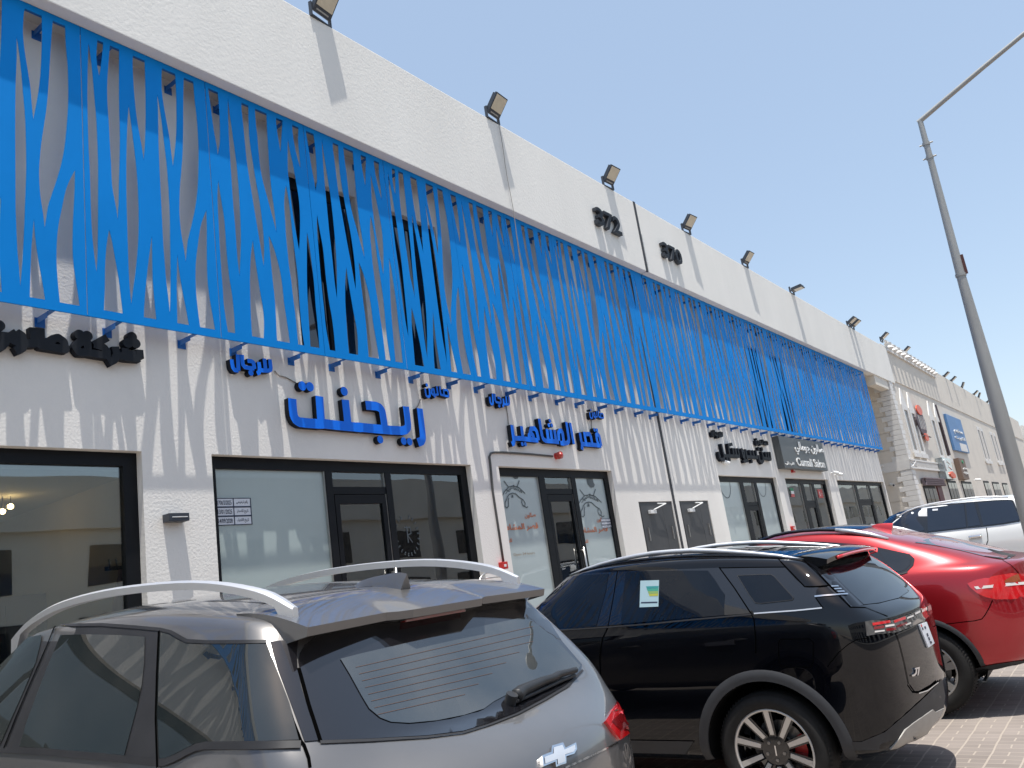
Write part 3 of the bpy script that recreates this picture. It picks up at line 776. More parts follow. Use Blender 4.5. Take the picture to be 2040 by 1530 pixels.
on_board(shape_ar('صالون جومالي'), 0.30, 0.98, 0.46, 0.90, 0.016)
on_board(shape_ar('للرجال'), 0.02, 0.20, 0.09, 0.20, 0.01)
# ------------------------------------------------------------------ floodlights on the parapet edge
def floodlight_parts(root, W=0.34, Hh=0.38, tilt=48):
    T = Matrix.Translation((0, 0, 0.05)) @ Matrix.Rotation(R_(tilt), 4, 'X')
    def put(mb): mb.v = [T @ v for v in mb.v]; return mb
    b = MB(); b.box(-W / 2, W / 2, -0.02, 0.02, 0, Hh, 0.008)
    for k in range(9):
        x = -W / 2 + 0.02 + k * (W - 0.04) / 8; b.box(x - 0.004, x + 0.004, 0.02, 0.075, 0.03, Hh - 0.02)
    put(b).build('housing', M['lamp_body'], root)
    l = MB(); l.box(-W / 2 + 0.02, W / 2 - 0.02, -0.026, -0.0195, 0.095, Hh - 0.022, 0.003); put(l).build('lens', M['lamp_lens'], root)
    t = MB(); t.box(-W / 2 + 0.05, W / 2 - 0.06, -0.023, -0.0205, 0.035, 0.055); put(t).build('maker_plate', M['galv'], root)
    y = MB()
    y.box(-W / 2 - 0.022, -W / 2 - 0.006, -0.02, 0.03, -0.05, 0.17); y.box(W / 2 + 0.006, W / 2 + 0.022, -0.02, 0.03, -0.05, 0.17); y.box(-W / 2 - 0.006, W / 2 + 0.006, -0.02, 0.03, -0.05, -0.03)
    y.build('yoke', M['lamp_body'], root)
GF = 'floodlights along the parapet edge'
fl = [((640, 46), 'large floodlight nearest the camera on the parapet edge, leaning over a grey shadow'), ((983, 243), 'floodlight on the parapet with a thin wire hanging below it'),
      ((1213, 376), 'floodlight on the parapet above the numerals 372'), ((1369, 466), 'floodlight on the parapet just right of the numerals 370'),
      ((1486, 534), 'fifth floodlight along the parapet, right of the numerals 370'), ((1580, 590), 'flat grey floodlight seen edge on, sixth along the parapet')]
for i, (p_, lab) in enumerate(fl):
    q = at(p_[0], p_[1], DP)
    r = thing('floodlight', lab, 'floodlight', (q.x, DP - 0.0, TOP_Z + 0.045), GF, (0, 0, R_([6, 4, -3, -5, -2, 0][i])))
    floodlight_parts(r, tilt=[38, 40, 42, 44, 44, 84][i])
for i, px in enumerate((1693, 1701)):
    q = at(px, 657 if i == 0 else 661, DP)
    r = thing('floodlight', ['small dark floodlight in a pair far along the white parapet, the nearer one', 'small dark floodlight in a pair far along the white parapet, the farther one'][i], 'floodlight', (q.x, DP, TOP_Z + 0.04), GF)
    floodlight_parts(r, tilt=60)
w = MB(); a = at(994, 250, DP - 0.03); pts = [Vector((a.x + 0.012 * math.sin(k * 1.3), DP - 0.03 - 0.002 * k, a.z - k * (a.z - at(1052, 640, DP - 0.03).z) / 14)) for k in range(15)]
w.tube(pts, 0.006, 6); tag(w.build('hanging_wire', M['wire'], None, True), 'thin loose wire hanging from the second floodlight down over the blue screen', 'wire')

# ------------------------------------------------------------------ things on the shop wall
def boxpx(mb, x0p, y0p, x1p, y1p, Y, depth, bev=0.004):
    a = xz(x0p, y0p, Y); b = xz(x1p, y1p, Y)
    mb.box(min(a[0], b[0]), max(a[0], b[0]), Y, Y + depth, min(a[1], b[1]), max(a[1], b[1]), bev); return mb
r = thing('wall_light', 'slim dark wall light on the pier between the first two shop windows', 'wall light', at(358, 1030, D))
o = r.location.copy()
def local(mb, o): mb.v = [v - o for v in mb.v]; return mb
b = MB(); a = at(337, 1022, D - 0.12); e = at(378, 1037, D - 0.12)
b.box(a.x, e.x, D - 0.12, D - 0.001, e.z, a.z, 0.006); local(b, o).build('housing', M['lamp_body'], r)
b = MB(); b.box(a.x + 0.03, e.x - 0.02, D - 0.124, D - 0.119, e.z + 0.035, a.z - 0.035, 0.001); local(b, o).build('diffuser', M['white_plastic'], r)
# fire alarm: beacon, conduit, call point
q = at(1107, 909, D)
r = thing('alarm_beacon', 'red ribbed alarm beacon above the third shop window', 'alarm', q)
b = MB(); b.tube([(0, 0, 0), (0, -0.05, 0)], 0.055, 16); b.build('base', M['red_plastic'], r, True, 40)
b = MB(); b.sphere((0, -0.07, 0), 0.062, 16, 10, (0.9, 1.25, 0.9))
for k in range(3): b.tube([(0.058 * math.cos(t * math.pi / 8), -0.06 - 0.025 * k, 0.058 * math.sin(t * math.pi / 8)) for t in range(16)], 0.006, 6, closed=True)
b.build('lens', M['red_lens'], r, True)
c = MB(); pts = [at(x, y, D - 0.018) for x, y in ((1101, 909), (1060, 905), (1000, 901), (986, 901), (978, 903), (975, 910), (977, 925), (982, 980), (992, 1045), (1003, 1119))]
c.tube(pts, 0.017, 8); tag(c.build('conduit', M['conduit'], None, True), 'dark bent conduit running from the red beacon down to the red call point', 'conduit')
def alarm_box(p0, p1, label, name='call_point'):
    a = at(p0[0], p0[1], D - 0.07); e = at(p1[0], p1[1], D - 0.07)
    r = thing(name, label, 'alarm', (a.x, D, e.z))
    b = MB(); b.box(0, e.x - a.x, -0.07, -0.001, 0, a.z - e.z, 0.006); b.build('housing', M['red_plastic'], r)
    w_ = e.x - a.x; h = a.z - e.z
    b = MB(); b.box(w_ * .3, w_ * .7, -0.073, -0.069, h * .3, h * .65); b.build('push_plate', M['white_plastic'], r)
alarm_box((1000, 1119.5), (1013, 1132.5), 'red fire call point at the foot of the dark conduit')
alarm_box((1579, 932), (1585, 941), 'small red alarm sounder just below the dark Cumali Salon board', 'alarm_sounder')
alarm_box((1579, 1048), (1585, 1056), 'red call point on the pier left of the flag stickers')

def camera(px, py, label, Y=D, L_=0.2, r_=0.035, yaw=25):
    q = at(px, py, Y)
    r = thing('security_camera', label, 'camera', q, 'white cameras on the shop fronts', (0, 0, R_(yaw)))
    b = MB(); b.tube([(0, 0, 0), (0, -0.08, 0.02)], 0.02, 8); b.build('mount', M['white_plastic'], r, True, 40)
    b = MB(); b.tube([(0, -0.07, 0.025), (0, -0.07 - L_, -0.03)], r_, 14); b.build('camera_body', M['white_plastic'], r, True, 40)
    b = MB(); d = Vector((0, -L_, -0.055)).normalized(); e = Vector((0, -0.07 - L_, -0.03)); b.tube([e, e + d * 0.006], r_ * 0.75, 14); b.build('lens', M['black_plastic'], r, True, 40)
camera(1437, 922, 'white bullet camera below the raised black words', L_=0.14, r_=0.05, yaw=60)
camera(1655, 943, 'left of two white cameras between the fifth and sixth windows', L_=0.16, r_=0.05)
camera(1663, 946, 'right of two white cameras between the fifth and sixth windows', L_=0.16, r_=0.05)

# thin cables between the raised words
GC = 'thin sign cables on the white wall'
for pts, lab in (([(547, 739), (556, 748), (570, 752), (590, 763)], 'thin cable from the small blue word down to the paired blue dots'),
                 ([(838, 795), (833, 808), (826, 816)], 'short thin cable under the small word at upper right of the largest word'),
                 ([(1008, 808), (1012, 830), (1013, 846)], 'thin cable dropping from the small blue word onto the two blue words'),
                 ([(1178, 836), (1179, 855), (1180, 862)], 'thin cable dropping from the far small blue word to its dots')):
    c = MB(); c.tube([at(x, y, D - 0.012) for x, y in pts], 0.007, 6); tag(c.build('cable', M['wire'], None, True), lab, 'cable', GC)

# ---- vinyl on the glass
YG = FR_Y - 0.006
def sheet(mb, x0p, y0p, x1p, y1p, Y):
    a = xz(x0p, y0p, Y); b = xz(x1p, y1p, Y); x0, x1 = min(a[0], b[0]), max(a[0], b[0]); z0, z1 = min(a[1], b[1]), max(a[1], b[1])
    mb.box(x0, x1, Y, Y + 0.002, z0, z1); return x0, x1, z0, z1
def decal_text(root, name, s, x0, x1, z0, z1, Y, m, bold=0.0, label=None):
    vs, f = text_fit(s, x0, x1, z0, z1, Y, bold)
    o = mesh_ob(name, [Vector(v) - root.location for v in vs], [t[::-1] for t in f], m, root)
    if label: o['label'] = label
    return o
# licence table on the second shop's film
A0 = at(424.5, 992, YG); A1 = at(499, 992, YG); A2 = at(503, 1045, YG)
zt, zb_ = at(470, 992, YG).z, at(470, 1046, YG).z; xl = S[1][0] + 0.104; xr_ = at(501, 1018, YG).x
r = thing('licence_sticker', 'white sticker table of licence numbers and dates on the frosted glass', 'sticker', (xl, YG, zb_))
b = MB(); b.box(0, xr_ - xl, 0, 0.002, 0, zt - zb_); b.build('sheet', M['paper'], r)
ww = xr_ - xl; hh = zt - zb_; xm = 0.50 * ww
for k in range(4):
    z = hh * k / 3; b = MB(); b.box(0, ww, -0.002, -0.0005, max(0, z - 0.008), min(hh, z + 0.008)); b.build('rule', M['ink'], r)
for x in (xm, ww):
    b = MB(); b.box(x - 0.012, x, -0.0025, -0.0022, 0, hh); b.build('rule', M['ink'], r)
for k, (l, t) in enumerate((('14/09/2028', 'تاريخ الانتهاء'), ('13/01/2025', 'تاريخ الاصدار'), ('1706/2/2025', 'رقم ترخيص'))):
    z0 = hh * (k + 0.25) / 3; z1 = hh * (k + 0.74) / 3
    decal_text(r, 'date', l, xl + 0.015, xl + xm - 0.03, zb_ + z0, zb_ + z1, YG - 0.003, M['ink'], 0.012)
    decal_text(r, 'heading', shape_ar(t), xl + xm + 0.03, xl + ww - 0.04, zb_ + z0, zb_ + z1, YG - 0.003, M['ink'], 0.012)
# round wreath logo on the clear part of the second shop
c = at(812, 1066, YG); r = thing('wreath_logo', 'faint dark laurel wreath logo on the clear glass of the second shop', 'logo', c)
leaf = []
for k in range(20):
    t = math.pi * (0.16 + 1.68 * k / 19) - math.pi / 2 + math.pi
    t = math.pi / 2 + math.pi * (0.12 + 1.76 * k / 19)
    for s_ in (-1, 1):
        px_, pz_ = 0.21 * math.cos(t), 0.25 * math.sin(t); a_ = t + s_ * 0.9 + math.pi / 2
        L2 = 0.032; n_ = 0.011; d_ = (math.cos(a_), math.sin(a_))
        leaf.append([(px_, pz_), (px_ + d_[0] * L2 * .5 + d_[1] * n_, pz_ + d_[1] * L2 * .5 - d_[0] * n_), (px_ + d_[0] * L2, pz_ + d_[1] * L2), (px_ + d_[0] * L2 * .5 - d_[1] * n_, pz_ + d_[1] * L2 * .5 + d_[0] * n_)])
leaf += stroke([(0, -0.1), (0, 0.12)], 0.02) + stroke([(-0.05, 0.1), (0.06, 0.1), (0.07, 0.02), (0, 0.0), (0.08, -0.1)], 0.014)
v2, tr = union2d(leaf); mesh_ob('wreath', [(a, 0, b) for a, b in v2], [t[::-1] for t in tr], M['grey_vinyl'], r)

def salon_film(x, k, ox, oy, cut_l, cut_r, label, first):
    """printed film of the third shop: scissors emblem, orange words, opening hours (zoom frame ox, oy, k)"""
    f = zw(ox, oy, k, YG)
    c = f(*x); r = thing('window_decal', label, 'decal', (c[0], YG, c[1]), 'printed salon films on the third shop')
    L0 = lambda q: (q[0] - c[0], q[1] - c[1])
    return f, r, L0
# left film: zoom (990,920) k 7.283
f, r, L0 = salon_film((270, 450), 7.283, 990, 920, 0, 0, 'printed film with scissors emblem, orange words and opening hours on the left glass', True)
F = lambda x, y: L0(f(x, y))
def flat(name, polys, m):
    v2, tr = union2d(polys); mesh_ob(name, [(a, -0.001, b) for a, b in v2], [t[::-1] for t in tr], m, r)
def strk(w, *ls):
    o_ = []
    for l in ls: o_ += stroke([F(l[i], l[i + 1]) for i in range(0, len(l), 2)], w)
    return o_
def emblem(dx, dy, s):
    g_ = lambda l: [v * s + (dx if i % 2 == 0 else dy) for i, v in enumerate(l)]
    flat('blob', [[F(*g_([a, b])) for a, b in ((195, 125), (285, 125), (295, 175), (315, 210), (300, 245), (260, 250), (215, 205))]], M['grey_vinyl'])
    flat('scissors', strk(0.018, g_([100, 275, 165, 360]), g_([325, 270, 290, 375]), g_([80, 490, 110, 430, 170, 365, 240, 350, 320, 375, 380, 430, 410, 460]),
         g_([150, 525, 120, 590, 120, 650, 145, 670, 170, 640, 165, 560, 175, 520]), g_([260, 455, 330, 520, 380, 550, 410, 600, 405, 645, 380, 640, 360, 590, 365, 545]), g_([380, 635, 430, 665, 450, 650]), g_([145, 520, 180, 470, 230, 455, 280, 470, 330, 520])), M['grey_vinyl'])
    flat('comb', [[F(*g_([a, b])) for a, b in ((205, 520), (240, 520), (235, 480), (222, 470))]], M['grey_vinyl'])
    # curved word
    v, fc = text_flat(shape_ar('مشاهير'), 0.03); a0 = min(q[0] for q in v); a1 = max(q[0] for q in v); b0 = min(q[1] for q in v)
    vs = []
    for q in v:
        t = (q[0] - a0) / (a1 - a0); h_ = (q[1] - b0)
        x_ = 125 + 240 * t; y_ = 500 - 75 * math.sin(math.pi * (0.12 + 0.8 * t)) - h_ * 90
        p2 = F(*g_([x_, y_])); vs.append((p2[0], -0.001, p2[1]))
    mesh_ob('curved_word', vs, [t[::-1] for t in fc], M['grey_vinyl'], r)
emblem(0, 0, 1)
def words(s, x0, y0, x1, y1, m, bold, name):
    p0 = f(x0, y1); p1 = f(x1, y0); decal_text(r, name, s, p0[0], p1[0], p0[1], p1[1], YG - 0.001, m, bold)
words(shape_ar('صالون'), 410, 735, 555, 825, M['orange'], 0.02, 'orange_word')
words(shape_ar('قصر المشاه'), 150, 880, 590, 1020, M['orange'], 0.02, 'orange_word')
words(shape_ar('للر'), 168, 1110, 215, 1185, M['orange'], 0.02, 'orange_word')
words('Open 24 hours', 245, 1300, 545, 1380, M['brown_vinyl'], 0.005, 'opening_hours')
# right film: zoom (1120,920) k 6.652
f, r, L0 = salon_film((330, 470), 6.652, 1120, 920, 0, 0, 'printed film with scissors emblem and orange words on the right glass', False)
emblem(140, 110, 0.93)
flat('blob', [[F(a, b) for a, b in ((195, 145), (245, 145), (232, 215))]], M['grey_vinyl'])
words(shape_ar('صالون'), 465, 735, 560, 805, M['orange'], 0.02, 'orange_word')
words(shape_ar('قصر المشاه'), 275, 850, 595, 965, M['orange'], 0.02, 'orange_word')
words(shape_ar('للر'), 300, 1030, 340, 1090, M['orange'], 0.02, 'orange_word')
f = zw(1120, 920, 6.652, YG - 0.004); p0 = f(535, 880); p1 = f(680, 748)
r = thing('licence_sticker', 'white three line sticker at the right edge of the third shop glass', 'sticker', (p0[0], YG - 0.004, p0[1]))
b = MB(); b.box(0, p1[0] - p0[0], 0, 0.002, 0, p1[1] - p0[1]); b.build('sheet', M['paper'], r)
for k in range(4):
    b = MB(); z = (p1[1] - p0[1]) * k / 3; b.box(0, p1[0] - p0[0], -0.002, -0.0005, max(0, z - .008), min(p1[1] - p0[1], z + .008)); b.build('rule', M['ink'], r)
for k, t in enumerate(('تاريخ الانتهاء', 'تاريخ الاصدار', 'رقم ترخيص')):
    z = p0[1] + (p1[1] - p0[1]) * k / 3
    decal_text(r, 'heading', shape_ar(t), p0[0] + 0.06, p1[0] - 0.06, z + (p1[1] - p0[1]) * 0.09, z + (p1[1] - p0[1]) * 0.25, YG - 0.007, M['ink'], 0.012)
# arcs on the fourth shop
for (x, y, lab) in ((690, 885, 'thin dark ring printed on the left film of the first shop past the joint'), (935, 885, 'thin dark ring printed on the right film of the first shop past the joint')):
    c = xz(1240 + x / 3.4, 700 + y / 3.4, YG); r = thing('window_decal', lab, 'decal', (c[0], YG, c[1]), 'ring decals on the fourth shop')
    pts = [(0.33 * math.cos(t * math.pi / 12 - math.pi), 0.38 * math.sin(t * math.pi / 12 - math.pi)) for t in range(13)]
    v2, tr = union2d(stroke(pts, 0.022)); mesh_ob('ring', [(a, 0, b) for a, b in v2], [t[::-1] for t in tr], M['grey_vinyl'], r)
    v2, tr = union2d(stroke([(-0.1, 0.05), (0.1, 0.05)], 0.05)); mesh_ob('caption', [(a, 0, b) for a, b in v2], [t[::-1] for t in tr], M['grey_vinyl'], r)
# flag stickers
def flag(x0p, y0p, x1p, y1p, label, kind):
    b = MB(); x0, x1, z0, z1 = sheet(b, x0p, y0p, x1p, y1p, YG - 0.003)
    r = thing('flag_sticker', label, 'sticker', (x0, YG - 0.003, z0)); w_, h = x1 - x0, z1 - z0
    if kind == 'tr':
        b = MB(); b.box(0, w_, 0, 0.002, 0, h); b.build('field', M['red_plastic'], r)
        v2, tr = cdt([disc((w_ * .42, h * .5), h * .26, 24), disc((w_ * .5, h * .5), h * .21, 24)], lambda og: list(og) == [0])
        mesh_ob('crescent', [(a, -0.002, c) for a, c in v2], [t[::-1] for t in tr], M['white_plastic'], r)
        st_ = [(w_ * .68 + (h * .12 if k % 2 == 0 else h * .05) * math.cos(k * math.pi / 5 + math.pi), h * .5 + (h * .12 if k % 2 == 0 else h * .05) * math.sin(k * math.pi / 5 + math.pi)) for k in range(10)]
        v2, tr = union2d([st_]); mesh_ob('star', [(a, -0.002, c) for a, c in v2], [t[::-1] for t in tr], M['white_plastic'], r)
    else:
        for k, m in enumerate(('red_plastic', 'white_plastic', 'flag_green')):
            b = MB(); b.box(0, w_, 0, 0.002, h * k / 3, h * (k + 1) / 3); b.build('stripe', M[m], r)
        mesh_ob('hoist', [(0, -0.001, 0), (w_ * .25, -0.001, h / 3), (w_ * .25, -0.001, h * 2 / 3), (0, -0.001, h)], [(0, 1, 2, 3)], M['black_plastic'], r)
M['flag_green'] = mat('flag_green', (0.01, 0.22, 0.09), 0.5)
flag(1572, 972, 1584, 990, 'green, white and red flag sticker with a black hoist on the salon glass', 'kw')
flag(1628, 975, 1641, 992, 'red flag sticker with white crescent and star on the salon glass', 'tr')

# ---- inside the first shop
r = thing('string_lights', 'warm glowing bulbs hanging inside the large left window', 'lights', at(15, 960, D + 1.6))
for x, y in ((21, 1009), (5, 1019)):
    b = MB(); q = at(x, y, D + 1.6) - r.location; b.sphere(q, 0.028, 10, 8); b.build('bulb', M['bulb'], r, True)
    b = MB(); b.tube([q + Vector((0, 0, 0.02)), q + Vector((0, 0, 0.9))], 0.005, 6); b.build('cord', M['black_plastic'], r)
b = MB(); q = at(150, 1161, D + 2.6); b.sphere((0, 0, 0), 0.03, 10, 8); o_ = b.build('lamp_bulb', M['bulb'], None, True); o_.location = q
tag(o_, 'single warm bulb glowing in front of the dark panel in the left window', 'light')
r = thing('coat_rack', 'dark wall hooks just inside the right end of the large left window', 'coat rack', at(238, 1125, D + 0.6))
for k in range(4):
    x = -0.11 + 0.07 * k; b = MB()
    b.tube([(x, 0, -0.03), (x - 0.01, -0.05, -0.04), (x - 0.03, -0.08, 0.0), (x - 0.045, -0.09, 0.05)], 0.008, 6); b.build('hook', M['black_plastic'], r, True)
b = MB(); b.box(-0.14, 0.14, 0, 0.02, -0.05, -0.01); b.build('rail', M['black_plastic'], r)
# pink garment: a folded hanging sheet
vs = []; fs = []
for i in range(9):
    for j in range(13):
        u = i / 8; v = j / 12
        vs.append(((u - .5) * (0.07 + 0.22 * v), -0.05 + 0.03 * math.sin(u * 14 + v * 2), -0.05 - v * 0.62))
for i in range(8):
    for j in range(12): fs.append((i * 13 + j, i * 13 + j + 1, (i + 1) * 13 + j + 1, (i + 1) * 13 + j))
g_ = mesh_ob('pink_garment', vs, fs, mat('pink_cloth', (0.42, 0.20, 0.22), 0.8), None, True); g_.location = at(238, 1125, D + 0.6)
tag(g_, 'dusty pink garment hanging from the hooks inside the left window', 'garment')
for p0, p1, nm, lab, m in (((-0.02, 1045), (60, 1200), 'cabinet', 'dark cabinet standing at the left end inside the large left window', 'black_plastic'),):
    a = at(8, 1170, D + 2.2); b = MB(); b.box(-0.5, 0.5, 0, 0.5, 0, a.z - FLOOR_Z - 0.1, 0.01); b.box(-0.45, -0.01, -0.02, 0, 0.1, a.z - FLOOR_Z - 0.2); b.box(0.01, 0.45, -0.02, 0, 0.1, a.z - FLOOR_Z - 0.2)
    o_ = b.build(nm, M[m]); o_.location = (a.x, D + 2.2, FLOOR_Z + 0.004); tag(o_, lab, 'cabinet')
a = at(125, 1120, D + 2.9); e = at(183, 1200, D + 2.9)
b = MB(); b.box(0, e.x - a.x, 0, 0.4, 0, a.z - FLOOR_Z, 0.01); b.box(0.03, e.x - a.x - 0.03, -0.02, 0, 0.06, (a.z - FLOOR_Z) * 0.8)
o_ = b.build('counter', M['dark_room']); o_.location = (a.x, D + 2.9, FLOOR_Z + 0.004); tag(o_, 'dark counter block inside the large left window behind the glowing bulb', 'counter')
# downlights and empty frames in the second shop
GD = 'warm downlights in the second shop ceiling'
for i, (x, y, Y) in enumerate(((736, 969, D + 2.0), (695, 1012, D + 3.6))):
    z = HEAD_Z + 0.35 - 0.503; rr = ray(x, y); t = (z - EYE) / rr.z; P_ = rr * t
    b = MB(); b.tube([(0, 0, 0), (0, 0, -0.012)], 0.09, 16); o_ = b.build('downlight', M['downlight']); o_.location = (P_.x, P_.y, z)
    tag(o_, ['warm round ceiling light seen through the pane above the second shop door', 'warm round ceiling light seen through the second shop door'][i], 'ceiling light', GD)
GFm = 'thin black picture frames in the second shop'
for i, (x0_, y0_, x1_, y1_) in enumerate(((716, 1046, 735, 1084), (704, 1092, 722, 1140), (742, 1081, 760, 1120))):
    Y = D + 3.0; a = xz(x0_, y0_, Y); e = xz(x1_, y1_, Y); w_, h = e[0] - a[0], a[1] - e[1]
    b = MB(); t = 0.03
    for q in ((0, w_, 0, t), (0, w_, h - t, h), (0, t, t, h - t), (w_ - t, w_, t, h - t)): b.box(q[0], q[1], 0, 0.03, q[2], q[3])
    o_ = b.build('picture_frame', M['black_plastic']); o_.location = (a[0], Y, e[1])
    tag(o_, ['topmost thin black frame seen through the second shop door', 'lower left thin black frame seen through the second shop door', 'right hand thin black frame seen through the second shop door'][i], 'frame', GFm)
# board hanging in the transom of the second shop
b = MB(); boxpx(b, 670, 937, 727, 974, D + 0.35, 0.02); c0 = sum(b.v, Vector()) / len(b.v); local(b, c0)
o_ = b.build('hanging_board', mat('grey_board', (0.16, 0.155, 0.14), 0.7)); o_.location = c0; tag(o_, 'plain grey board hanging behind the pane above the second shop door', 'board')
b = MB(); boxpx(b, 1095, 1052, 1128, 1087, D + 1.5, 0.02); c0 = sum(b.v, Vector()) / len(b.v); local(b, c0)
r = thing('wall_poster', 'blue poster with a red shape inside the third shop door', 'poster', c0)
b.build('sheet', mat('poster_blue', (0.02, 0.09, 0.30), 0.5), r)
v2, tr = union2d([disc((-0.1, -0.05), 0.16, 14), disc((0.05, 0.02), 0.14, 14)]); mesh_ob('red_shape', [(a, -0.015, c) for a, c in v2], [t[::-1] for t in tr], M['red_lens'], r)

# bent tube stand in front of the shops
c0 = at(985, 1168, D - 0.75); r = thing('tube_stand', 'bent chrome tube stand between the grey car roof and the white wall', 'stand', (c0.x, D - 0.75, WALK_Z))
tp = lambda x, y, Y=D - 0.75: at(x, y, Y) - r.location
b = MB(); foot = tp(950, 1172); foot2 = tp(996, 1172)
b.tube([Vector((foot.x, 0, 0)), foot, tp(953, 1160), tp(960, 1147), tp(968, 1141), tp(1004, 1137), tp(1011, 1140), tp(1012, 1146), tp(1003, 1160), foot2, Vector((foot2.x, 0, 0))], 0.014, 8); b.build('frame', M['steel'], r, True)
for a, e in (((958, 1153), (1007, 1148)), ((951, 1163), (1001, 1160))):
    b = MB(); b.tube([tp(*a), tp(*e)], 0.009, 6); b.build('rung', M['steel'], r, True)

# ------------------------------------------------------------------ lamp post
PX = 15.5
def atx(px, py, X): rr = ray(px, py); t = X / rr.x; return Vector((X, rr.y * t, rr.z * t + EYE))
top = atx(1833, 241, PX); mid = atx(1914, 548, PX); low = atx(1990, 816, PX)
d = (top - low); base = low + d * ((gz(low.y) - low.z) / d.z)
r = thing('lamp_post', 'tall tapered grey lamp post with a bent arm beside the white car', 'lamp post', base)
loc = lambda p_: p_ - base
b = MB(); b.tube([loc(base), loc(low), loc(mid), loc(atx(1857, 330, PX)), loc(top)], 0.1, 20, rs=[0.131, 0.115, 0.073, 0.053, 0.044]); b.build('pole', M['galv'], r, True, 50)
e = atx(2040, 71, PX); dirv = (e - top).normalized(); far = top + dirv * 3.4 + Vector((0, 0, -0.12))
b = MB(); k2 = [top + dirv * t + Vector((0, 0, 0.03 * math.sin(t / 3.4 * math.pi))) for t in (-0.04, 0.5, 1.2, 2.0, 2.8)] + [far]
b.tube([loc(q) for q in k2], 0.05, 16, rs=[0.044, 0.042, 0.04, 0.038, 0.036, 0.034]); b.build('arm', M['galv'], r, True, 50)
b = MB(); h0 = loc(far); b.sphere(h0 + Vector((0, -0.35, 0.02)), 0.2, 14, 10, (0.8, 2.2, 0.35)); b.build('lamp_head', M['galv'], r, True)
for t in (0.155, 0.245):
    q = top + (mid - top) * t; b = MB(); dd = (mid - top).normalized()
    b.tube([loc(q - dd * 0.03), loc(q + dd * 0.03)], 0.06, 16); b.tube([loc(q) + Vector((0, -0.06, 0)), loc(q) + Vector((0, -0.11, 0))], 0.014, 6); b.tube([loc(q) + Vector((0, 0.06, 0)), loc(q) + Vector((0, 0.11, 0))], 0.014, 6)
    b.build('clamp', M['galv'], r, True, 40)
q = mid; b = MB(); dd = (mid - top).normalized(); b.tube([loc(q - dd * 0.025), loc(q + dd * 0.025)], 0.085, 16); b.build('collar', M['galv'], r, True, 40)
b = MB(); q2 = atx(1925, 545, PX); q3 = atx(1923, 505, PX); b.tube([loc(q), loc(q2)], 0.018, 6); b.box(*(lambda v, t: (v.x - .02, v.x + .02, v.y - .03, v.y + .03, v.z, t.z))(loc(q2), loc(q3))); b.build('side_bracket', M['rust'], r)
# ------------------------------------------------------------------ cream neighbour with arched windows
M['cream'] = mat('cream_render', (0.70, 0.64, 0.56), 0.85, var=0.07, vscale=0.8, bump=0.2, bscale=30)
M['cream2'] = mat('cream_render_light', (0.74, 0.69, 0.61), 0.85, var=0.07, vscale=0.8, bump=0.2, bscale=30)
M['white_trim'] = mat('white_plaster_trim', (0.74, 0.72, 0.69), 0.8, var=0.06, vscale=3)
M['slot_glass'] = mat('brown_grey_slot_window', (0.13, 0.105, 0.095), 0.25, spec=0.5)
M['sign_pale_blue'] = mat('faded_blue_sign', (0.10, 0.23, 0.46), 0.5, var=0.1, vscale=1)
M['sign_brown'] = mat('brown_sign', (0.20, 0.135, 0.10), 0.6, var=0.1, vscale=2)
M['sign_red_orange'] = mat('orange_red_letters', (0.72, 0.10, 0.035), 0.4)
M['mirror_sign'] = mat('mirror_sign_sheet', (0.5, 0.55, 0.58), 0.12, metal=0.9, var=0.35, vscale=2.5)
M['lattice'] = mat('dark_lattice', (0.10, 0.075, 0.085), 0.6)
M['maroon'] = mat('maroon_panel', (0.10, 0.012, 0.02), 0.5)
QX = at(1800, 880, DQ).x                    # its near corner
NX1 = 92.0
nb = thing('neighbour_building', 'cream two storey building with pointed arch windows beyond the white shops', 'building', (QX, DQ, 0))
def nloc(mb): mb.v = [v - Vector((QX, DQ, 0)) for v in mb.v]; return mb
npx = lambda x, y, Y=DQ: xz(x, y, Y)
soff2 = at(1785, 759, DP).z; ptop2 = at(1768, 679, DP - 0.06).z
b = MB(); b.box(QX, NX1, DQ, DQ + 0.3, 0.1, soff2); b.box(QX, QX + 0.3, DQ + 0.3, 18, 0.1, soff2); nloc(b).build('wall', M['cream'], nb)
b = MB(); b.box(PAR_END + 0.01, NX1, DP + 0.03, DP + 0.28, soff2, ptop2 - 0.28); nloc(b).build('parapet', M['cream'], nb)
b = MB(); b.box(QX - 2.5, NX1, DP + 0.28, 14, soff2 + 0.003, soff2 + 0.25); nloc(b).build('soffit', M['cream2'], nb)
b = MB(); b.box(QX - 2.5, QX - 0.3, DQ - 0.02, DQ + 0.3, soff2 - 0.55, soff2 - 0.004); nloc(b).build('eaves_beam', M['cream2'], nb)
# horizontal grooves on the alley side: strips of render with gaps
for k in range(10):
    z = 0.6 + k * 0.72
    if z + 0.6 > soff2 - 0.2: break
    b = MB(); b.box(QX - 0.03, QX - 0.001, DQ + 0.5, 18, z, z + 0.69); nloc(b).build('side_course', M['cream'], nb)
# quoins: stepped blocks up the corner
zq = 0.3; k = 0
qm = MB()
while zq < soff2 - 0.3:
    w_ = 0.62 if k % 2 == 0 else 0.42
    qm.box(QX - 0.05, QX + w_, DQ - 0.05, DQ + (0.62 if k % 2 else 0.42), zq, zq + 0.205, 0.012); zq += 0.215; k += 1
o_ = nloc(qm).build('quoins', M['white_trim'], nb)
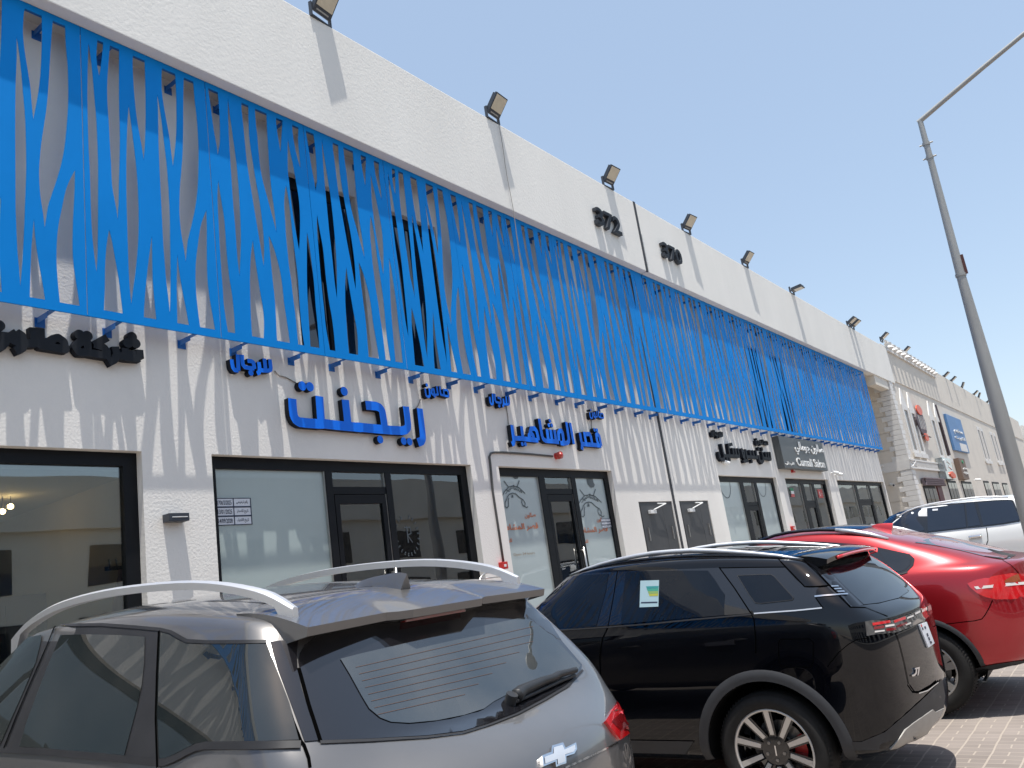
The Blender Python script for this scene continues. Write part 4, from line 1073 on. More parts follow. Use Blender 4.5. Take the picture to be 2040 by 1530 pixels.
# balustrade band on the parapet
bx0 = PAR_END + 0.02; bx1 = at(1861, 745, DP).x; zb2 = at(1768, 697, DP - 0.06).z
b = MB(); b.box(bx0, bx1, DP - 0.06, DP + 0.03, zb2, zb2 + 0.09); b.box(bx0, bx1, DP - 0.06, DP + 0.03, ptop2 - 0.09, ptop2)
n_ = 13
for i in range(n_):
    x = bx0 + (bx1 - bx0) * (i + 0.5) / n_; w_ = (bx1 - bx0) / n_ * 0.24
    b.tube([(x, DP - 0.02, zb2 + 0.09), (x, DP - 0.02, zb2 + (ptop2 - zb2) * .35), (x, DP - 0.02, zb2 + (ptop2 - zb2) * .6), (x, DP - 0.02, ptop2 - 0.09)], w_, 8, rs=[w_ * .6, w_ * 1.15, w_ * .6, w_ * .8])
b.box(bx0, bx1, DP + 0.2, DP + 0.26, zb2, ptop2 - 0.1)
nloc(b).build('balustrade', M['white_trim'], nb)
b = MB(); b.box(bx1, NX1, DP + 0.03, DP + 0.28, ptop2 - 0.28, ptop2 - 0.02); nloc(b).build('parapet_cap', M['cream'], nb)
def slot_window(x0p, ytp, ybp, wpx, tip=None, xb=None):
    a = npx(x0p, ytp); c = npx(x0p + wpx, ytp); e = npx(xb or x0p, ybp)
    w_ = c[0] - a[0]; zt = a[1]; zb_ = e[1]; x = a[0]
    f = MB(); t = 0.22
    zt2 = zt
    f.box(x - t, x, DQ - 0.05, DQ - 0.001, zb_ - t, zt2 + t); f.box(x + w_, x + w_ + t, DQ - 0.05, DQ - 0.001, zb_ - t, zt2 + t); f.box(x, x + w_, DQ - 0.05, DQ - 0.001, zb_ - t, zb_); f.box(x, x + w_, DQ - 0.05, DQ - 0.001, zt2, zt2 + t)
    f.box(x - t * 1.6, x + w_ + t * 1.6, DQ - 0.10, DQ - 0.05, zb_ - t * 1.5, zb_ - t * .6)
    fr = nloc(f).build('arched_window', M['white_trim'], nb)
    p_ = MB(); p_.box(x, x + w_, DQ - 0.012, DQ - 0.001, zb_, zt2); nloc(p_).build('pane', M['slot_glass'], fr)
    if tip:
        h = tip; cx = x + w_ / 2; hw = w_ / 2 + t
        out = [(cx - hw, zt2 + t)] + [(cx - hw * (1 - s_) ** 1.0 * (1 - 0.25 * s_ * (1 - s_)) * (1 + 0.6 * s_ * (1 - s_)), zt2 + t + h * s_) for s_ in (0.25, 0.5, 0.75)] + [(cx, zt2 + t + h)]
        out += [(2 * cx - q[0], q[1]) for q in out[::-1][1:]]
        v2, tr = union2d([out]); vs, fs = slab(v2, tr, lambda a_, b_: Vector((a_, DQ - 0.04, b_)), (0, 0.039, 0))
        m_ = MB(); m_.add(vs, fs); nloc(m_).build('arch_head', M['white_trim'], fr)
for q in ((1798.5, 816, 892, 6.2, 0.8, 1818), (1813.5, 823, 895, 5.6, 0.8, 1832.5), (1853.6, 837, 903, 5.0, 0.8), (1866.3, 840, 905, 4.6, 0.8)):
    slot_window(*q[:4], tip=q[4])
for q in ((1946, 856, 910, 2.6), (1953, 859, 911, 2.4), (1972, 866, 914, 2.4), (1979, 869, 915, 2.0)):
    slot_window(*q)
# raised frieze band
def band(x0p, y0p, x1p, y1p):
    a = npx(x0p, y0p); e = npx(x1p, y1p); return a[0], e[0], e[1], a[1]
fx1 = npx(1875, 930)[0]; fz1 = npx(1818, 916)[1]; fz0 = npx(1818, 934)[1]
b = MB(); b.box(QX - 0.06, fx1, DQ - 0.06, DQ - 0.001, fz0, fz1); b.box(QX - 0.1, fx1, DQ - 0.1, DQ - 0.06, fz1 - 0.06, fz1); b.box(QX - 0.1, fx1, DQ - 0.1, DQ - 0.06, fz0, fz0 + 0.06)
b.box(QX - 0.06, QX - 0.031, DQ, DQ + 6, fz0, fz1)
n_ = 22
for i in range(n_):
    x = QX + 1.1 + (fx1 - QX - 1.2) * i / n_; w_ = (fx1 - QX) / n_ * 0.62
    b.add([(x, DQ - 0.085, fz1 - 0.1), (x + w_, DQ - 0.085, fz1 - 0.1), (x + w_ / 2, DQ - 0.085, fz0 + 0.1), (x, DQ - 0.06, fz1 - 0.1), (x + w_, DQ - 0.06, fz1 - 0.1), (x + w_ / 2, DQ - 0.06, fz0 + 0.1)], [(0, 2, 1), (0, 3, 5, 2), (1, 2, 5, 4), (0, 1, 4, 3)])
zc = (fz0 + fz1) / 2; hh = (fz1 - fz0) / 2 - 0.09
for s_ in (-1, 1):
    b.tube([(QX + 0.1, DQ - 0.07, zc + s_ * hh), (QX + 0.95, DQ - 0.07, zc - s_ * hh)], 0.035, 6)
    b.tube([(QX - 0.07, DQ + 1.0, zc + s_ * hh), (QX - 0.07, DQ + 3.2, zc - s_ * hh)], 0.035, 6)
    b.tube([(QX - 0.07, DQ + 1.3, zc), (QX - 0.07, DQ + 2.1, zc + s_ * hh * .9), (QX - 0.07, DQ + 2.9, zc)], 0.03, 6)
nloc(b).build('frieze', M['white_trim'], nb)
# two small blind panels above the frieze
for x0p, y0p, x1p, y1p in ((1818.5, 903, 1831, 913), (1833, 905, 1845, 915)):
    a = npx(x0p, y0p); e = npx(x1p, y1p); b = MB(); b.box(a[0], e[0], DQ - 0.02, DQ - 0.001, e[1], a[1]); nloc(b).build('blind_panel', M['cream'], nb)
# ground floor shop openings
def nshop(x0p, x1p, ytp, mulls, mt='dark_room'):
    a = npx(x0p, ytp); e = npx(x1p, ytp + 3); z1 = a[1]
    f = MB(); f.box(a[0], e[0], DQ - 0.03, DQ - 0.001, WALK_Z, z1); fr = nloc(f).build('shopfront', M['frame'], nb)
    n_ = mulls
    for i in range(n_):
        w_ = (e[0] - a[0]) / n_; p_ = MB(); p_.box(a[0] + w_ * i + 0.06, a[0] + w_ * (i + 1) - 0.04, DQ - 0.045, DQ - 0.031, WALK_Z + 0.1, z1 - 0.12); nloc(p_).build('pane', M['dark_glass'], fr)
nshop(1838, 1862, 968, 3); nshop(1885, 1903, 957, 3); nshop(1914, 1934, 959, 3); nshop(1958, 1969, 958, 2); nshop(1975, 1989, 960, 2); nshop(1995, 2006, 962, 2)
a = npx(1832, 953); e = npx(1874, 969)
b = MB(); b.box(a[0], e[0], DQ - 0.16, DQ - 0.05, e[1], a[1])
for i in range(24):
    x = a[0] + (e[0] - a[0]) * i / 24; b.tube([(x, DQ - 0.18, e[1]), (x + 0.35, DQ - 0.18, a[1])], 0.03, 4); b.tube([(x + 0.35, DQ - 0.18, e[1]), (x, DQ - 0.18, a[1])], 0.03, 4)
nloc(b).build('lattice_canopy', M['lattice'], nb)
a = npx(1864, 969); e = npx(1880, 995); b = MB(); b.box(a[0], e[0], DQ - 0.06, DQ - 0.002, WALK_Z, a[1]); nloc(b).build('maroon_door', M['maroon'], nb)
# dark downpipe
b = MB(); b.tube([at(1863, 806, DQ - 0.06), at(1873, 840, DQ - 0.06), at(1892, 907, DQ - 0.06)], 0.06, 8); nloc(b).build('downpipe', M['lattice'], nb)

def nsign(name, label, corners, m, depth=0.12, Y=DQ - 0.14):
    (x0p, y0p), (x1p, y1p) = corners; a = xz(x0p, y0p, Y); e = xz(x1p, y1p, Y)
    r = thing(name, label, 'sign', (a[0], Y, e[1])); w_, h = e[0] - a[0], a[1] - e[1]
    b = MB(); b.box(0, w_, 0, depth, 0, h, 0.01); b.build('board', M[m], r)
    return r, w_, h, Y
def ntext(r, s, x0, x1, z0, z1, m, bold=0.02, name='lettering', dy=-0.03):
    vs, f = text_fit(s, x0, x1, z0, z1, dy, bold); v2 = [(q[0], q[2]) for q in vs]
    sv, sf = side_faces(v2, f, lambda a, c: (a, dy, c), (0, -dy - 0.002, 0)); k = len(sv)
    mesh_ob(name, sv + [Vector((q[0], dy, q[1])) for q in v2], sf + [tuple(k + i for i in t[::-1]) for t in f], M[m], r)
r, w_, h, Y = nsign('hanging_sign', 'faded blue upright sign board high on the cream building', ((1883.5, 824), (1932, 903)), 'sign_pale_blue')
ntext(r, shape_ar('مطعم'), 0.25 * w_, 0.85 * w_, 0.48 * h, 0.66 * h, 'white_plastic'); ntext(r, shape_ar('الكويت'), 0.2 * w_, 0.9 * w_, 0.32 * h, 0.44 * h, 'white_plastic')
b = MB(); b.box(0.42 * w_, 0.9 * w_, -0.01, 0, 0.02 * h, 0.24 * h); b.build('notice', M['white_trim'], r)
r, w_, h, Y = nsign('shop_board', 'silver sign board with orange red emblem low on the cream building', ((1876, 911), (1904, 955)), 'mirror_sign', 0.3, DQ - 0.32)
v2, tr = union2d([disc((w_ * .72, h * .2), w_ * .17, 20, h * .17), disc((w_ * .5, h * .22), w_ * .1, 16, h * .12), disc((w_ * .9, h * .17), w_ * .1, 16, h * .11)])
vs, fs = slab(v2, tr, lambda a, c: Vector((a, -0.05, c)), (0, 0.049, 0)); mesh_ob('emblem', vs, fs, M['sign_red_orange'], r)
v2, tr = union2d(stroke([(w_ * .15, h * .9), (w_ * .2, h * .4)], w_ * .18) + stroke([(w_ * .5, h * .85), (w_ * .8, h * .75)], h * .08) + stroke([(w_ * .55, h * .62), (w_ * .85, h * .5)], h * .1))
vs, fs = slab(v2, tr, lambda a, c: Vector((a, -0.03, c)), (0, 0.029, 0)); mesh_ob('chrome_letters', vs, fs, M['white_plastic'], r)
r, w_, h, Y = nsign('shop_board', 'brown sign board with pale letters and a green mark on the cream building', ((1909, 912), (1932, 955)), 'sign_brown', 0.25, DQ - 0.27)
ntext(r, shape_ar('مطعم'), 0.30 * w_, 0.9 * w_, 0.42 * h, 0.58 * h, 'white_plastic', 0.03); ntext(r, shape_ar('مشويات'), 0.25 * w_, 0.95 * w_, 0.22 * h, 0.38 * h, 'white_plastic', 0.03)
v2, tr = union2d([disc((w_ * .5, h * .82), w_ * .1, 14, h * .08)]); vs, fs = slab(v2, tr, lambda a, c: Vector((a, -0.04, c)), (0, 0.039, 0)); mesh_ob('green_mark', vs, fs, M['flag_green'], r)
# round emblem sign and small dark word between the arched windows
Y = DQ - 0.1; c = xz(1836, 841, Y); r = thing('round_sign', 'round dark and orange emblem between the two pairs of arched windows', 'sign', (c[0], Y, c[1]))
v2, tr = union2d([disc((0, 0), 0.95, 28, 0.62)]); vs, fs = slab(v2, tr, lambda a, b_: Vector((a, 0, b_)), (0, 0.09, 0)); mesh_ob('disc', vs, fs, M['lattice'], r)
v2, tr = union2d([disc((0.0, 0.58), 0.62, 20, 0.24), disc((0.1, -0.72), 0.42, 18, 0.18)]); vs, fs = slab(v2, tr, lambda a, b_: Vector((a, -0.05, b_)), (0, 0.049, 0)); mesh_ob('orange_tip', vs, fs, M['sign_red_orange'], r)
v2, tr = union2d(sum([stroke([(-.55 + .36 * i, .3), (-.5 + .36 * i, -.35)], 0.07) for i in range(4)], [])); vs, fs = slab(v2, tr, lambda a, b_: Vector((a, -0.03, b_)), (0, 0.029, 0)); mesh_ob('pale_stripes', vs, fs, M['white_trim'], r)
a = xz(1837, 865, Y); e = xz(1854, 874, Y); r = thing('dark_word', 'small dark raised word under the round emblem', 'sign', (a[0], Y, e[1]))
ntext(r, shape_ar('مقهى شاي'), 0, e[0] - a[0], 0, a[1] - e[1], 'lattice', 0.04, dy=-0.05)
GN = 'floodlights on the cream parapet'
for px, py, lab in ((1761, 677, 'dark floodlight on the near corner of the cream parapet'), (1804, 700, 'small floodlight above the white balustrade band'), (1886, 757, 'floodlight on a bent arm right of the balustrade band'),
                    (1900, 765, 'low floodlight following the bent arm one on the cream parapet'), (1921, 776, 'upright floodlight midway along the cream parapet'), (1944, 790, 'leaning floodlight past midway along the cream parapet'), (1954, 797, 'upright floodlight beside the leaning one on the cream parapet'), (1970, 806, 'last floodlight before the lamp post on the cream parapet')):
    q = at(px, py, DP); rr = thing('floodlight', lab, 'floodlight', (q.x, DP + 0.1, ptop2 - 0.02), GN)
    floodlight_parts(rr, 0.36, 0.42, 30 if 'upright' in lab else 55)
camera(1774, 967, 'white camera on the alley corner of the white shops', Y=D + 0.6, L_=0.3, r_=0.06, yaw=-60)
camera(1940, 957, 'white camera right of the brown board on the cream building', Y=DQ - 0.02, L_=0.3, r_=0.07)

# far building past the lamp post, again with a blue screen
fb = thing('far_building', 'distant white building with pale blue screen right of the lamp post', 'building', (NX1 + 0.5, DQ, 0))
fl_ = lambda mb: (setattr(mb, 'v', [v - fb.location for v in mb.v]), mb)[1]
b = MB(); b.box(NX1 + 0.5, NX1 + 60, D, D + 10, 0, 7.6); fl_(b).build('wall', M['wall'], fb)
b = MB(); b.box(NX1 + 0.5, NX1 + 60, DP - .2, DP + 0.1, 7.6, 9.4); fl_(b).build('parapet', M['parapet'], fb)
for i in range(26):
    x = NX1 + 1 + i * 2.2; b = MB(); b.add([(x, DS - .3, 4.9), (x + 0.7, DS - .3, 4.9), (x + 1.6, DS - .3, 7.7), (x + 0.9, DS - .3, 7.7)], [(0, 1, 2, 3)]); b.add([(x + 1.6, DS - .31, 4.9), (x + 2.1, DS - .31, 4.9), (x + 1.1, DS - .31, 7.7), (x + 0.6, DS - .31, 7.7)], [(0, 1, 2, 3)])
    b.build('screen_strip', M['sign_pale_blue']) if False else fl_(b).build('screen_strip', M['sign_pale_blue'], fb)
for i in range(8):
    x = NX1 + 2 + i * 6; b = MB(); b.box(x, x + 4, D - 0.02, D - 0.001, 0.4, 3.3); fl_(b).build('shop_window', M['dark_glass'], fb)

# ------------------------------------------------------------------ row across the road, seen only mirrored in glass and paint
ob = thing('opposite_building', 'cream two storey row across the road, seen only as a reflection in the shop glass', 'building', (0, -21, 0))
b = MB(); b.box(-50, 330, -9, 0, -0.6, 8.6); b.box(-50, 330, 0, 0.35, 6.6, 9.0); b.build('wall', M['cream2'], ob)
for i in range(60):
    x = -48 + i * 6
    b = MB(); b.box(x, x + 3.6, 0.001, 0.05, 0.05, 3.0); b.build('shop_window', M['dark_glass'], ob)
    b = MB(); b.box(x + 0.4, x + 3.2, 0.001, 0.05, 4.3, 5.9); b.build('upper_window', M['dark_glass'], ob)
# ------------------------------------------------------------------ vehicles: shared tools
def paint(name, col, metal=0.0, rough=0.4, spec=0.4, dust=0.0):
    m = mat(name, col, rough, metal=metal, coat=1.0, coat_r=0.02, spec=spec)
    nt = m.node_tree; b = nt.nodes['Principled BSDF']; L = nt.links
    tc = nt.nodes.new('ShaderNodeTexCoord')
    if dust > 0:
        # dust film: rougher, paler clear coat in drifting patches and on faces that look up
        nz = nt.nodes.new('ShaderNodeTexNoise'); nz.inputs['Scale'].default_value = 2.2; nz.inputs['Detail'].default_value = 7; nz.inputs['Roughness'].default_value = 0.65
        L.new(tc.outputs['Object'], nz.inputs['Vector'])
        mr = nt.nodes.new('ShaderNodeMapRange'); mr.inputs['From Min'].default_value = 0.35; mr.inputs['From Max'].default_value = 0.75; mr.inputs['To Min'].default_value = 0.015; mr.inputs['To Max'].default_value = 0.015 + dust * 0.22
        L.new(nz.outputs['Fac'], mr.inputs['Value']); L.new(mr.outputs['Result'], b.inputs['Coat Roughness'])
        gm = nt.nodes.new('ShaderNodeNewGeometry'); sx = nt.nodes.new('ShaderNodeSeparateXYZ'); L.new(gm.outputs['Normal'], sx.inputs[0])
        up = nt.nodes.new('ShaderNodeMapRange'); up.inputs['From Min'].default_value = 0.3; up.inputs['From Max'].default_value = 1.0; up.inputs['To Max'].default_value = dust
        L.new(sx.outputs['Z'], up.inputs['Value'])
        ml = nt.nodes.new('ShaderNodeMath'); ml.operation = 'MULTIPLY'; L.new(up.outputs['Result'], ml.inputs[0]); L.new(nz.outputs['Fac'], ml.inputs[1])
        mx = nt.nodes.new('ShaderNodeMix'); mx.data_type = 'RGBA'; mx.inputs['A'].default_value = (*col, 1); mx.inputs['B'].default_value = (0.42, 0.37, 0.31, 1)
        L.new(ml.outputs[0], mx.inputs['Factor']); L.new(mx.outputs['Result'], b.inputs['Base Color'])
    return m

def car_glass(name, col=(0.012, 0.016, 0.018), rough=0.0, ior=1.62, spec=0.6, dust=0.12):
    m = mat(name, col, rough, spec=spec, ior=ior, coat=0.0)
    nt = m.node_tree; b = nt.nodes['Principled BSDF']; L = nt.links
    tc = nt.nodes.new('ShaderNodeTexCoord'); nz = nt.nodes.new('ShaderNodeTexNoise'); nz.inputs['Scale'].default_value = 3.0; nz.inputs['Detail'].default_value = 6
    L.new(tc.outputs['Object'], nz.inputs['Vector'])
    mr = nt.nodes.new('ShaderNodeMapRange'); mr.inputs['From Min'].default_value = 0.4; mr.inputs['From Max'].default_value = 0.8; mr.inputs['To Max'].default_value = dust
    L.new(nz.outputs['Fac'], mr.inputs['Value'])
    mx = nt.nodes.new('ShaderNodeMix'); mx.data_type = 'RGBA'; mx.inputs['A'].default_value = (*col, 1); mx.inputs['B'].default_value = (0.16, 0.15, 0.13, 1)
    L.new(mr.outputs['Result'], mx.inputs['Factor']); L.new(mx.outputs['Result'], b.inputs['Base Color'])
    return m
M['car_trim'] = mat('satin_black_trim', (0.022, 0.022, 0.024), 0.55, spec=0.4, var=0.25, vscale=6)
M['gloss_black'] = mat('gloss_black_trim', (0.008, 0.008, 0.010), 0.06, coat=1.0)
M['cladding'] = mat('grey_black_cladding', (0.030, 0.031, 0.034), 0.6, var=0.2, vscale=7, bump=0.15, bscale=400, bdist=0.001)
M['gap'] = mat('panel_gap', (0.002, 0.002, 0.002), 0.9, spec=0.0)
M['tyre'] = mat('tyre_rubber', (0.018, 0.017, 0.016), 0.75, var=0.3, vscale=8, spec=0.3)
M['chrome'] = mat('chrome', (0.75, 0.75, 0.76), 0.08, metal=1.0)
M['satin_alu'] = mat('satin_aluminium', (0.80, 0.80, 0.80), 0.38, metal=0.7)
M['rim_face'] = mat('machined_alloy', (0.60, 0.58, 0.55), 0.33, metal=0.6)
M['rim_silver'] = mat('painted_silver_alloy', (0.50, 0.48, 0.45), 0.35, metal=0.7, var=0.15, vscale=10)
M['rim_black'] = mat('gloss_black_alloy', (0.008, 0.008, 0.009), 0.12, coat=1.0)
M['well'] = mat('wheel_well', (0.006, 0.006, 0.006), 0.9, spec=0.1)
M['tail_red'] = mat('red_tail_lens', (0.62, 0.012, 0.015), 0.08, coat=1.0, spec=0.7, var=0.15, vscale=14)
M['tail_dark'] = mat('dark_red_lens', (0.22, 0.008, 0.01), 0.08, coat=1.0, spec=0.7)
M['tail_white'] = mat('white_tail_strip', (0.75, 0.70, 0.66), 0.15, coat=1.0)
M['tail_smoke'] = mat('smoked_tail_lens', (0.09, 0.085, 0.08), 0.05, coat=1.0, spec=0.8, var=0.3, vscale=25)
M['disc_steel'] = mat('brake_disc', (0.30, 0.29, 0.28), 0.4, metal=0.9)
M['skid'] = mat('silver_skid_plate', (0.40, 0.385, 0.36), 0.45, metal=0.35, var=0.15, vscale=5)

def ring(zr, zm, zf, yr, yf, w, bow=(0.04, 0.13, 0.25, 0.5), wf=0.93, fb=(0.35, 0.14, 0.04), zc=0.0, taper=(1, 1, 1, 1, 0.985), ny=5, cw=(0.38, 0.70, 0.93)):
    """half outline of a car at one height, rear centre -> side -> front centre"""
    def z(y):
        t = (y - yr) / max(yf - yr, 1e-6)
        return zr * (1 - t) * (1 - 2 * t) + zm * 4 * t * (1 - t) + zf * t * (2 * t - 1)
    P = [(0, yr, zr), (cw[0] * w, yr + bow[0], zr + zc * 0.3), (cw[1] * w, yr + bow[1], zr + zc), (cw[2] * w, yr + bow[2], zr + zc * 0.8)]
    y0 = yr + bow[3]; y1 = yf - fb[0] - 0.25
    for k in range(ny):
        y = y0 + (y1 - y0) * k / (ny - 1); P.append((w * taper[k], y, z(y)))
    for fx, d_ in ((wf, fb[0]), (0.66, fb[1]), (0.34, fb[2] * 0.5), (0, 0)):
        P.append((w * fx, yf - d_, z(yf - d_)))
    return P

def car_shell(rings, creases, cols=None):
    """mirrored cage -> subdivided, sharp-edged shell mesh (not linked)"""
    n = len(rings[0]); vs = []; idx = {}
    def vid(i, j, s):
        x, y, z = rings[i][j]
        if abs(x) < 1e-6: s = 1; x = 0
        key = (i, j, s)
        if key not in idx: idx[key] = len(vs); vs.append((x * s, y, z))
        return idx[key]
    faces = []; cre = {}
    for i in range(len(rings) - 1):
        for j in range(n - 1):
            for s in (1, -1):
                q = [vid(i, j, s), vid(i, j + 1, s), vid(i + 1, j + 1, s), vid(i + 1, j, s)]
                q2 = []
                for v in q:
                    if v not in q2: q2.append(v)
                if len(q2) >= 3:
                    P = [Vector(vs[v]) for v in q2]
                    if s == -1: q2 = q2[::-1]
                    faces.append(tuple(q2))
    loop = [vid(0, j, 1) for j in range(n)] + [vid(0, j, -1) for j in range(n - 2, 0, -1)]
    faces.append(tuple(loop))
    me = bpy.data.meshes.new('cage'); me.from_pydata(vs, [], faces)
    bm = bmesh.new(); bm.from_mesh(me)
    bmesh.ops.remove_doubles(bm, verts=bm.verts, dist=1e-4)
    bmesh.ops.recalc_face_normals(bm, faces=bm.faces)
    lay = bm.edges.layers.float.get('crease_edge') or bm.edges.layers.float.new('crease_edge')
    lv = {}
    for i, c in creases.items():
        pts = {(round(s * x, 4), round(y, 4), round(z, 4)) for (x, y, z) in rings[i] for s in (1, -1)}
        for e in bm.edges:
            a, b = [(round(v.co.x, 4), round(v.co.y, 4), round(v.co.z, 4)) for v in e.verts]
            if a in pts and b in pts: e[lay] = c
    for (j, i0, i1, c) in (cols or []):
        for i in range(i0, i1):
            for sg in (1, -1):
                A_ = Vector((rings[i][j][0] * sg, rings[i][j][1], rings[i][j][2])); B_ = Vector((rings[i + 1][j][0] * sg, rings[i + 1][j][1], rings[i + 1][j][2]))
                for e in bm.edges:
                    a, b = e.verts[0].co, e.verts[1].co
                    if ((a - A_).length < 2e-4 and (b - B_).length < 2e-4) or ((b - A_).length < 2e-4 and (a - B_).length < 2e-4): e[lay] = c
    bm.to_mesh(me); bm.free()
    o = bpy.data.objects.new('cage', me); COL.objects.link(o)
    s = o.modifiers.new('s', 'SUBSURF'); s.levels = 3; s.render_levels = 3
    return o

def bake(o):
    bpy.context.view_layer.update()
    dg = bpy.context.evaluated_depsgraph_get()
    me = bpy.data.meshes.new_from_object(o.evaluated_get(dg)); old = o.data
    o.modifiers.clear(); o.data = me; bpy.data.meshes.remove(old)
    return me

class Car:
    def __init__(s, name, label, cat, loc, rings, creases, body_mat, wheels=(), arch=0.40, half=0.92, group=None, floor_z=0.2, cols=None):
        s.root = thing(name, label, cat, loc, group, (math.atan(SLOPE), 0, 0))
        s.MW = Matrix.Translation(Vector(loc)) @ Matrix.Rotation(math.atan(SLOPE), 4, 'X'); s.MI = s.MW.inverted()
        o = car_shell(rings, creases, cols); me = bake(o)
        s.bvh = BVHTree.FromPolygons([v.co.copy() for v in me.vertices], [tuple(p.vertices) for p in me.polygons])
        if wheels:
            c = MB()
            for wy, wz in wheels:
                for sd in (-1, 1):
                    c.tube([(sd * (half - 0.33), wy, wz), (sd * (half + 0.2), wy, wz)], arch, 40)
            co = c.build('cutter', None); md = o.modifiers.new('b', 'BOOLEAN'); md.object = co; md.operation = 'DIFFERENCE'; md.solver = 'EXACT'
            me = bake(o); bpy.data.objects.remove(co)
        me.materials.clear(); me.materials.append(body_mat); me.materials.append(M['well'])
        for p in me.polygons:
            p.use_smooth = True; p.material_index = 0
            for wy, wz in wheels:
                c = p.center
                if math.hypot(c.y - wy, c.z - wz) < arch + 0.004 and abs(c.x) > half - 0.36:
                    p.material_index = 1
            if p.center.z < floor_z and p.normal.z < -0.5: p.material_index = 1
        sharpen(me, 40)
        o.name = 'body'; me.name = 'body'; o.parent = s.root; s.body = o; s.arch = arch; s.half = half
    # -- places on the shell
    def hit_px(s, px, py):
        ro = s.MI @ Vector((0, 0, EYE)); rd = (s.MI.to_3x3() @ ray(px, py)).normalized()
        h = s.bvh.ray_cast(ro, rd)
        if h[0] is not None: s.last = (h[0] - ro).length; return (h[0], h[1])
        # just past the silhouette: the nearest place on the shell
        p = ro + rd * getattr(s, 'last', (Vector((0, 1, 1)) - ro).dot(rd))
        for _ in range(4):
            q = s.bvh.find_nearest(p); p = ro + rd * (q[0] - ro).dot(rd)
        q = s.bvh.find_nearest(p)
        return (q[0], q[1]) if q[3] < 0.25 else None
    def hit_dir(s, o, d):
        h = s.bvh.ray_cast(Vector(o), Vector(d).normalized()); return (h[0], h[1]) if h[0] is not None else None
    def side(s, y, z, sgn=-1): return s.hit_dir((sgn * 3, y, z), (-sgn, 0, 0))
    def rear(s, x, z): return s.hit_dir((x, -3, z), (0, 1, 0))
    def top(s, x, y): return s.hit_dir((x, y, 4), (0, 0, -1))
    # -- skins
    def skin(s, name, poly, m, fn, off=0.004, step=None, parent=None, label=None, smooth_n=0, thick=0.0, corner=32, mirror=False):
        if smooth_n: poly = smooth_poly(poly, smooth_n, corner)
        x0 = min(p[0] for p in poly); x1 = max(p[0] for p in poly); y0 = min(p[1] for p in poly); y1 = max(p[1] for p in poly)
        st_ = step or max(x1 - x0, y1 - y0) / 18
        # densify the outline
        dense = []
        for a, b in zip(poly, poly[1:] + poly[:1]):
            n = max(1, int(math.hypot(b[0] - a[0], b[1] - a[1]) / st_))
            dense += [(a[0] + (b[0] - a[0]) * k / n, a[1] + (b[1] - a[1]) * k / n) for k in range(n)]
        if sum(dense[i - 1][0] * dense[i][1] - dense[i][0] * dense[i - 1][1] for i in range(len(dense))) < 0: dense = dense[::-1]
        def inside(p):
            c = False
            for a, b in zip(dense, dense[1:] + dense[:1]):
                if (a[1] > p[1]) != (b[1] > p[1]) and p[0] < (b[0] - a[0]) * (p[1] - a[1]) / (b[1] - a[1]) + a[0]: c = not c
            return c
        vs = [Vector(p) for p in dense]; nd = len(vs)
        nx = int((x1 - x0) / st_); ny = int((y1 - y0) / st_)
        for i in range(1, nx + 1):
            for j in range(1, ny + 1):
                p = (x0 + (x1 - x0) * i / (nx + 1), y0 + (y1 - y0) * j / (ny + 1))
                if inside(p) and min((p[0] - q[0]) ** 2 + (p[1] - q[1]) ** 2 for q in dense) > (st_ * 0.45) ** 2: vs.append(Vector(p))
        ov, oe, of, _, _, orig = delaunay_2d_cdt(vs, [], [list(range(nd))], 1, 1e-7)
        tris = [tuple(f) for f in of if inside((sum(ov[i].x for i in f) / len(f), sum(ov[i].y for i in f) / len(f)))]
        P = []; bad = set()
        for i, v in enumerate(ov):
            h = fn(v.x, v.y)
            if h is None: bad.add(i); P.append(Vector((0, 0, 0))); continue
            n = h[1]
            P.append(h[0] + n * off)
        tris = [t for t in tris if not any(i in bad for i in t)]
        # faces look outwards
        out = []
        for t in tris:
            n = (P[t[1]] - P[t[0]]).cross(P[t[2]] - P[t[0]])
            c = (P[t[0]] + P[t[1]] + P[t[2]]) / 3
            h = s.bvh.find_nearest(c)
            out.append(t if n.dot(h[1]) > 0 else t[::-1])
        V = P
        if thick > 0:
            nb_ = len(P); V = P + [p - (s.bvh.find_nearest(p)[1]) * (thick) for p in P]
            ed = {}
            for t in out:
                for i in range(3): ed[(t[i], t[(i + 1) % 3])] = 1
            out = out + [(b, a, nb_ + a, nb_ + b) for (a, b) in ed if (b, a) not in ed]
        o = mesh_ob(name, V, out, m, parent or s.root, True, 45)
        if label: o['label'] = label
        if mirror:
            o2 = mesh_ob(name, [Vector((-v.x, v.y, v.z)) for v in V], [t[::-1] for t in out], m, parent or s.root, True, 45)
        return o
    def px(s, name, pts, m, off=0.004, win=None, **k):
        if win: pts = [(win[0] + a / win[2], win[1] + b / win[2]) for a, b in pts]
        return s.skin(name, pts, m, lambda a, b: s.hit_px(a, b), off, **k)
    def trace(s, pts, win=None, n=8):
        if win: pts = [(win[0] + a / win[2], win[1] + b / win[2]) for a, b in pts]
        out = []
        for a, b in zip(pts[:-1], pts[1:]):
            for k in range(n):
                h = s.hit_px(a[0] + (b[0] - a[0]) * k / n, a[1] + (b[1] - a[1]) * k / n)
                if h: out.append(h)
        h = s.hit_px(*pts[-1])
        if h: out.append(h)
        return out
